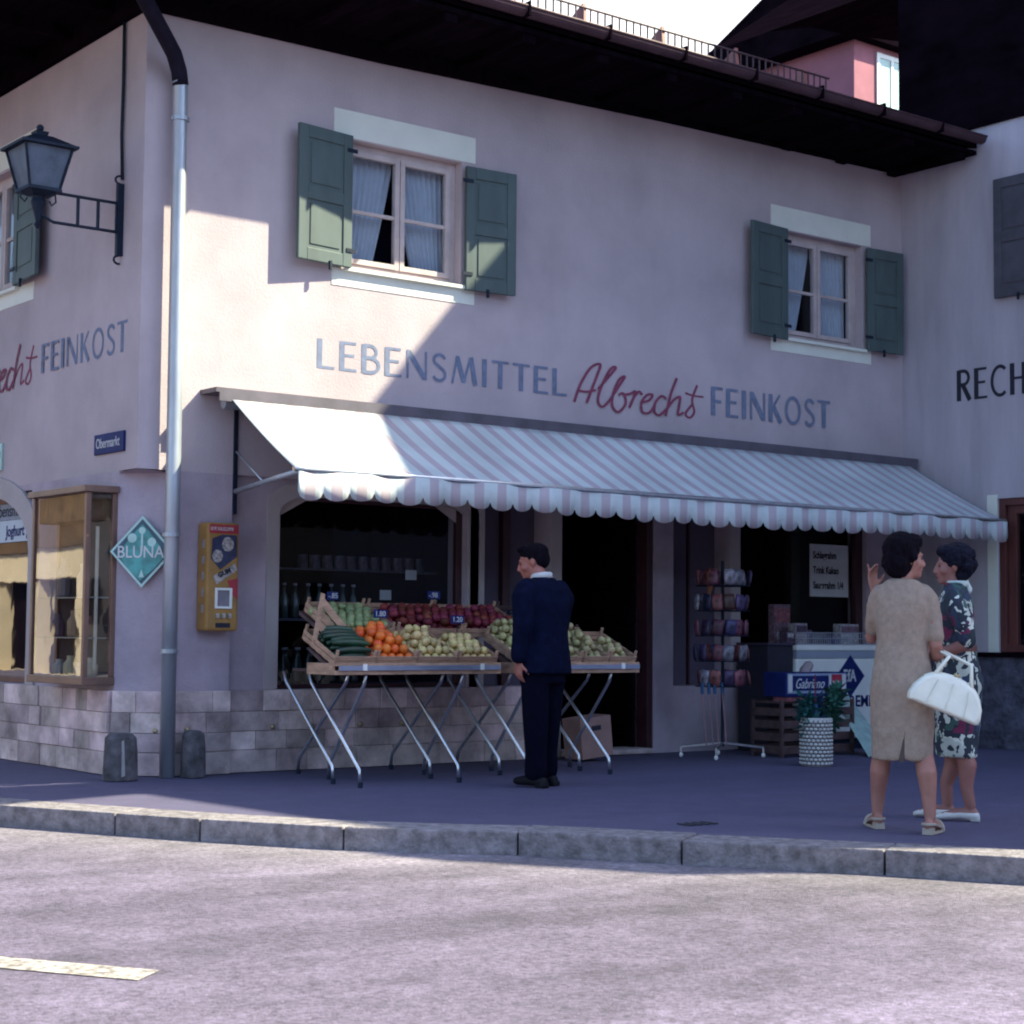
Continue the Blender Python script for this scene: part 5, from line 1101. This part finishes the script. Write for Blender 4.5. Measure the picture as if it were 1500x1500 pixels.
for o_ in [o for o in S.objects if o.name.startswith('hair')]: q_ = o_.modifiers.new('d', 'DISPLACE'); q_.texture = thx; q_.strength = .016; q_.texture_coords = 'LOCAL'
dm = dr_.modifiers.new('d', 'DISPLACE'); dm.texture = tx; dm.strength = .024; dm.texture_coords = 'LOCAL'; dm.mid_level = .42
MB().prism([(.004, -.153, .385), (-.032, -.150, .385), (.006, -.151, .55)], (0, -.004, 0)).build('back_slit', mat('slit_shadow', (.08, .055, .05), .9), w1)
SAND = mat('sandal_leather', (.4, .34, .28), .5, .1, 10)
for sx, dy, dk in ((-1, .1, 1), (1, -.14, 0)):
    td = Vector((.35, .94, 0)).normalized() if sx > 0 else Vector((-.25, .97, 0)).normalized(); si = Vector((td.y, -td.x, 0)); h_ = Vector((.15 * sx, dy, 0))
    f = MB(); 
    pts = [h_ + td * y + si * x + Vector((0, 0, .0)) for x, y in ((-.03, -.06), (.03, -.06), (.038, .05), (.042, .13), (.03, .19), (-.02, .2), (-.04, .14), (-.034, .05))]
    f.prism(pts, (0, 0, .015)); f.prism([h_ + td * y + si * x for x, y in ((-.03, -.055), (.03, -.055), (.03, .0), (-.03, .0))], (0, 0, .035))
    f.tube([h_ + si * .04 * math.cos(a) + td * .12 + Vector((0, 0, .01 + .05 * math.sin(a))) for a in [k * math.pi / 8 for k in range(9)]], (.014), 6)
    f.tube([h_ + td * (-.02 - .045 * math.sin(a)) + si * .038 * math.cos(a) + Vector((0, 0, .055)) for a in [k * math.pi / 8 for k in range(9)]], .008, 6)
    f.tube([h_ + si * .04 + td * .1 + Vector((0, 0, .03)), h_ + si * .036 - td * .02 + Vector((0, 0, .055))], .007, 5); f.tube([h_ - si * .04 + td * .1 + Vector((0, 0, .03)), h_ - si * .036 - td * .02 + Vector((0, 0, .055))], .007, 5)
    f.build('sandal', SAND, w1)

# --- handbag on her right arm (world placed)
Rz = face_rot(*fw); RW = Matrix.Rotation(Rz, 4, 'Z'); W0 = Vector((1.825, -5.44, 0))
BAGM = mat('white_leather', (.8, .8, .7), .45, .04, 14, bump=.1, bscale=30)
elb = W0 + (RW @ Vector((.205, .03, .955)))
ctr = elb + Vector((.788, -.615, 0)) * .0 + Vector((-.613, -.787, 0)) * .175 + Vector((0, 0, -.205))
hb = thing('handbag', 'white domed leather handbag hanging from the forearm of the woman in beige', 'handbag', ctr)
bu = (Vector((.788, -.615, 0)) + Vector((0, 0, -.4))).normalized(); bv = Vector((-.613, -.787, 0)); bw_ = bu.cross(bv).normalized(); 
if bw_.z < 0: bw_ = -bw_
def bagp(x, z, y): return ctr + bu * x + bw_ * z + bv * y
out = [(-.195, -.095), (.195, -.095), (.205, -.06), (.195, -.01), (.165, .045), (.12, .08), (.06, .1), (0, .106), (-.06, .1), (-.12, .08), (-.165, .045), (-.195, -.01), (-.205, -.06)]
f = MB(); L_ = [(-.05, .9), (-.035, 1), (.035, 1), (.05, .9)]; no = len(out)
vs = [bagp(x * k, z * k, y * (1.0 if z < 0 else 1 - 4.2 * z)) for y, k in L_ for x, z in out]
f.add(vs, [(i * no + k, i * no + (k + 1) % no, (i + 1) * no + (k + 1) % no, (i + 1) * no + k) for i in range(3) for k in range(no)] + [tuple(range(no - 1, -1, -1)), tuple(3 * no + k for k in range(no))])
f.build('bag_body', BAGM, hb, bevel=.012)
f = MB(); f.ball(bagp(0, .118, .0), .012); f.ball(bagp(.016, .12, .0), .01); f.build('clasp', bpy.data.materials['brass'], hb, smooth=True)
f = MB()
for x in (-.11, .0, .11): f.tube([bagp(x, -.09, .054), bagp(x * .9, .0, .052), bagp(x * .8, .07 - abs(x) * .1, .036)], .0025, 4)
f.build('seam', mat('seam_shadow', (.66, .66, .58), .6), hb)
f = MB(); f.tube([ctr + bu * x + bw_ * (z_ - .055) for x, z_ in ((-.158, .108), (-.12, .137), (-.06, .156), (0, .163), (.06, .156), (.12, .137), (.158, .108))], .007, 6); f.build('clasp_rail', BAGM, hb, smooth=True)
f = MB(); 
for sy in (-.012, .012): f.tube([ctr + bu * -.11 + bw_ * .075 + bv * sy, ctr + bu * -.07 + bw_ * .2 + bv * sy * .5, elb + Vector((0, 0, .035)) + bv * sy - bu * .02, elb + Vector((0, 0, .04)) + bv * sy + bu * .02, ctr + bu * .06 + bw_ * .2 + bv * sy * .5, ctr + bu * .11 + bw_ * .075 + bv * sy], .009, 8)
f.build('handle', BAGM, hb, smooth=True)

# --- woman in floral dress facing left
fw2 = (-RIGHT * math.cos(.25) + AWAY * math.sin(.25))
w2 = thing('person', 'woman in a green and white floral dress and white shoes facing left', 'person', (2.575, -5.22, 0), face_rot(*fw2), local=True)
b = MB()
for sx, dy in ((-1, -.06), (1, .08)):
    b.limb([(.075 * sx, 0, .78), (.08 * sx, dy * .3, .46), (.08 * sx, dy * .6 - .03, .32), (.08 * sx, dy * .9 - .005, .2), (.08 * sx, dy - .02, .09)], [.08, .056, .06, .042, .034], 16)
    b.limb([(.08 * sx, dy - .045, .045), (.08 * sx, dy + .05, .05), (.08 * sx, dy + .15, .03)], [(.03, .028), (.032, .026), (.034, .017)], 12, side=(1, 0, 0))
b.loft([(0, 0, .78, .14, .1), (0, 0, 1.0, .12, .09), (0, 0, 1.2, .12, .09), (0, 0, 1.28, .12, .07), (0, 0, 1.37, .06, .05)])
b.limb([(0, -.01, 1.3), (0, .01, 1.37), (0, .03, 1.43)], [.06, .05, .048], 14)
for sx in (-1, 1):
    b.limb([(.15 * sx, 0, 1.26), (.19 * sx, -.05, 1.15), (.19 * sx, -.07, 1.03)], [.036, .038, .038], 14); b.limb([(.19 * sx, -.07, 1.03), (.17 * sx, .06, .98), (.13 * sx, .17, 1.0)], [.04, .034, .024], 12)
    hand(b, (.13 * sx, .17, 1.0), (-.5 * sx, .8, .1), (0, 0, 1), .7, .95, sx)
q, R_ = head(b, (0, .02, 1.49), .12, -.05, .98); remesh(b.build('body', SKIN2, w2), .0075, 4); eyes(q, R_, .98, w2)
f = MB(); f.ball(q(0, -.035, .05), .1, .11, .09, 18, 14, M=R_); f.ball(q(0, -.075, -.0), .088, .07, .085, 18, 14, M=R_); f.ball(q(0, -.055, -.06), .07, .05, .05, 14, 10, M=R_); f.ball(q(0, .035, .088), .075, .06, .042, 14, 10, M=R_); f.ball(q(0, -.12, .0), .05, .045, .05, 12, 8, M=R_)
for k in range(30):
    a = random.uniform(0, 6.28); e_ = random.uniform(-.5, 1.4); p = q(.092 * math.cos(a) * math.cos(e_), -.045 + .105 * math.sin(a) * math.cos(e_) * .9, .02 + .088 * math.sin(e_))
    if math.sin(a) > .3 and e_ < .7: continue
    f.ball(p, random.uniform(.02, .034), n=8, m=6)
hh_ = remesh(f.build('hair', HAIR2, w2), .007, 2); q_ = hh_.modifiers.new('d', 'DISPLACE'); q_.texture = thx; q_.strength = .016; q_.texture_coords = 'LOCAL'
def floral():
    m = bpy.data.materials.new('floral_print'); m.use_nodes = True; n = m.node_tree.nodes; l = m.node_tree.links; p = n['Principled BSDF']; p.inputs['Roughness'].default_value = .85
    tc = n.new('ShaderNodeTexCoord'); nz = n.new('ShaderNodeTexNoise'); nz.inputs['Scale'].default_value = 9; l.new(tc.outputs['Object'], nz.inputs['Vector'])
    ad = n.new('ShaderNodeMix'); ad.data_type = 'RGBA'; ad.blend_type = 'LINEAR_LIGHT'; ad.inputs[0].default_value = .12; l.new(tc.outputs['Object'], ad.inputs[6]); l.new(nz.outputs['Color'], ad.inputs[7])
    v = n.new('ShaderNodeTexVoronoi'); v.inputs['Scale'].default_value = 11; l.new(ad.outputs[2], v.inputs['Vector'])
    v2 = n.new('ShaderNodeTexVoronoi'); v2.inputs['Scale'].default_value = 16; l.new(ad.outputs[2], v2.inputs['Vector'])
    sp_ = n.new('ShaderNodeSeparateColor'); l.new(v.outputs['Color'], sp_.inputs[0])
    r = n.new('ShaderNodeValToRGB'); r.color_ramp.interpolation = 'CONSTANT'; e = r.color_ramp.elements; e[0].color = (.02, .035, .045, 1); e[1].position = .26; e[1].color = (.62, .66, .58, 1)
    for ps, c_ in ((.42, (.04, .1, .09, 1)), (.56, (.45, .5, .45, 1)), (.76, (.16, .02, .07, 1)), (.88, (.03, .05, .1, 1))): q_ = e.new(ps); q_.color = c_
    l.new(sp_.outputs[0], r.inputs[0])
    lt = n.new('ShaderNodeMath'); lt.operation = 'GREATER_THAN'; lt.inputs[1].default_value = .55; l.new(v2.outputs['Distance'], lt.inputs[0])
    x = n.new('ShaderNodeMix'); x.data_type = 'RGBA'; l.new(lt.outputs[0], x.inputs[0]); l.new(r.outputs[0], x.inputs[6]); x.inputs[7].default_value = (.02, .03, .05, 1); l.new(x.outputs[2], p.inputs['Base Color']); return m
FLO = floral()
f = MB(); f.loft([(0, .0, .37, .165, .125), (0, 0, .4, .168, .128), (0, -.005, .6, .175, .14), (0, -.01, .8, .185, .155), (0, 0, .97, .165, .125), (0, .01, 1.08, .165, .125), (0, .02, 1.2, .17, .135), (0, 0, 1.3, .165, .1), (0, 0, 1.35, .12, .075), (0, .0, 1.39, .075, .06)], 32)
for sx in (-1, 1): f.limb([(.13 * sx, 0, 1.3), (.18 * sx, -.01, 1.24), (.195 * sx, -.05, 1.14), (.195 * sx, -.068, 1.05)], [.062, .068, .06, .056], 16)
d2 = f.build('dress', FLO, w2); remesh(d2, .011, 4); dm = d2.modifiers.new('d', 'DISPLACE'); dm.texture = tx; dm.strength = .02; dm.texture_coords = 'LOCAL'; dm.mid_level = .42
f = MB(); f.loft([(0, -.01, 1.365, .085, .075), (0, -.01, 1.4, .075, .068)], 24); f.limb([(0, -.075, 1.35), (0, -.06, 1.4)], [.03, .02], 10); f.build('collar', mat('pale_collar', (.5, .58, .55), .8), w2, smooth=True)
f = MB(); f.loft([(0, .0, .985, .172, .132), (0, .0, 1.02, .172, .132)], 30); f.build('belt', mat('belt_brown', (.14, .05, .04), .5), w2)
for sx, dy in ((-1, -.06), (1, .08)):
    f = MB(); f.limb([(.08 * sx, dy - .05, .03), (.08 * sx, dy + .05, .035), (.08 * sx, dy + .13, .028), (.08 * sx, dy + .18, .02)], [(.038, .03), (.038, .026), (.042, .024), (.03, .016)], 14, side=(1, 0, 0)); f.box(.08 * sx - .03, dy - .08, 0, .08 * sx + .03, dy - .02, .02)
    remesh(f.build('shoe', mat('white_shoe', (.62, .6, .58), .4) if 'white_shoe' not in bpy.data.materials else bpy.data.materials['white_shoe'], w2), .006, 2)

# --- man in dark suit
fw3 = (-RIGHT * math.cos(.75) + AWAY * math.sin(.75))
mn = thing('person', 'man in a dark navy suit standing at the fruit tables facing left', 'person', (1.93, -2.14, 0), face_rot(*fw3), local=True)
b = MB()
for sx, dy in ((-1, -.03), (1, .05)): b.limb([(.09 * sx, 0, .85), (.1 * sx, dy, .48), (.1 * sx, dy - .02, .1)], [.08, .06, .04], 14); b.limb([(.1 * sx, dy - .03, .05), (.1 * sx, dy + .12, .04)], [.035, .03], 10)
b.loft([(0, 0, .85, .16, .11), (0, 0, 1.1, .15, .1), (0, 0, 1.33, .16, .09), (0, .01, 1.42, .07, .06)])
b.limb([(0, .01, 1.38), (0, .04, 1.46), (0, .07, 1.52)], [.066, .06, .056], 14)
b.limb([(-.19, 0, 1.33), (-.235, -.02, 1.12), (-.23, .02, .87)], [.055, .045, .03], 14); hand(b, (-.23, .02, .87), (.1, .12, -1), (1, 0, 0), .55, 1.05, -1)
b.limb([(.19, 0, 1.33), (.23, .04, 1.14), (.17, .26, 1.12)], [.055, .045, .03], 14); hand(b, (.17, .26, 1.12), (-.2, .95, -.2), (0, 0, -1), .5, 1.05, 1)
q, R_ = head(b, (0, .1, 1.575), .5, -.22, 1.04, True); remesh(b.build('body', mat('skin_ruddy', (.36, .13, .1), .55, .1, 12), mn), .0078, 4); eyes(q, R_, 1.04, mn)
f = MB(); f.ball(q(0, -.02, .055), .086, .105, .075, 18, 14, M=R_); f.ball(q(0, -.06, .01), .08, .062, .075, 16, 12, M=R_); f.ball(q(0, .05, .098), .06, .05, .03, 14, 10, M=R_); f.ball(q(.062, -.015, .03), .02, .04, .04, 10, 8, M=R_); f.ball(q(-.062, -.015, .03), .02, .04, .04, 10, 8, M=R_); remesh(f.build('hair', HAIR, mn), .008, 3)
NAVY = mat('navy_wool', (.004, .006, .024), .95, .2, 20, bump=.3, bscale=90, spec=.08); NAVYT = mat('dark_trousers', (.003, .003, .012), .95, .2, 20, spec=.08)
f = MB(); f.loft([(0, -.01, .79, .215, .155), (0, -.01, .84, .212, .152), (0, -.01, 1.0, .19, .14), (0, 0, 1.12, .19, .14), (0, .0, 1.28, .215, .145), (0, 0, 1.38, .205, .12), (0, .0, 1.43, .14, .085), (0, .01, 1.46, .085, .07)], 32)
f.limb([(-.17, 0, 1.38), (-.22, -.01, 1.32), (-.245, -.03, 1.12), (-.24, .01, .91)], [(.075, .08), (.08, .085), (.068, .07), (.056, .058)], 16); f.limb([(.17, 0, 1.38), (.22, 0, 1.32), (.24, .03, 1.13), (.18, .24, 1.12)], [.07, .072, .06, .05], 16)
jk = f.build('jacket', NAVY, mn); remesh(jk, .011, 4); dm = jk.modifiers.new('d', 'DISPLACE'); dm.texture = tx; dm.strength = .018; dm.texture_coords = 'LOCAL'; dm.mid_level = .42
f = MB(); f.tube([(.072 * math.cos(a), .02 + .068 * math.sin(a), 1.468 + .012 * -math.sin(a)) for a in [k * math.pi / 12 for k in range(25)]], [(.022, .008)] * 25, 8, side=(0, 0, 1)); f.build('shirt_collar', WHITE_P, mn, smooth=True)
f = MB()
f.loft([(0, 0, .72, .18, .13), (0, 0, .9, .175, .125)], 24)
for sx, dy in ((-1, -.03), (1, .05)): f.limb([(.085 * sx, 0, .8), (.095 * sx, dy * .6, .5), (.1 * sx, dy, .25), (.1 * sx, dy, .1)], [(.095, .11), (.085, .1), (.07, .085), (.068, .09)], 16)
remesh(f.build('trousers', NAVYT, mn), .011, 3)
for sx, dy in ((-1, -.03), (1, .05)):
    f = MB(); f.limb([(.1 * sx, dy - .06, .042), (.1 * sx, dy + .06, .048), (.1 * sx, dy + .17, .035)], [(.04, .038), (.044, .04), (.042, .028)], 14, side=(1, 0, 0)); f.box(.1 * sx - .035, dy - .1, 0, .1 * sx + .035, dy - .02, .03); remesh(f.build('shoe', mat('black_leather', (.008, .008, .012), .7, spec=.2) if 'black_leather' not in bpy.data.materials else bpy.data.materials['black_leather'], mn), .007, 2)
w1.scale = (.92, .95, 1); w2.scale = (.95, .93, 1)
for o in S.objects:
    if '_local' in o: del o['_local']
    if 'placed' in o: del o['placed']
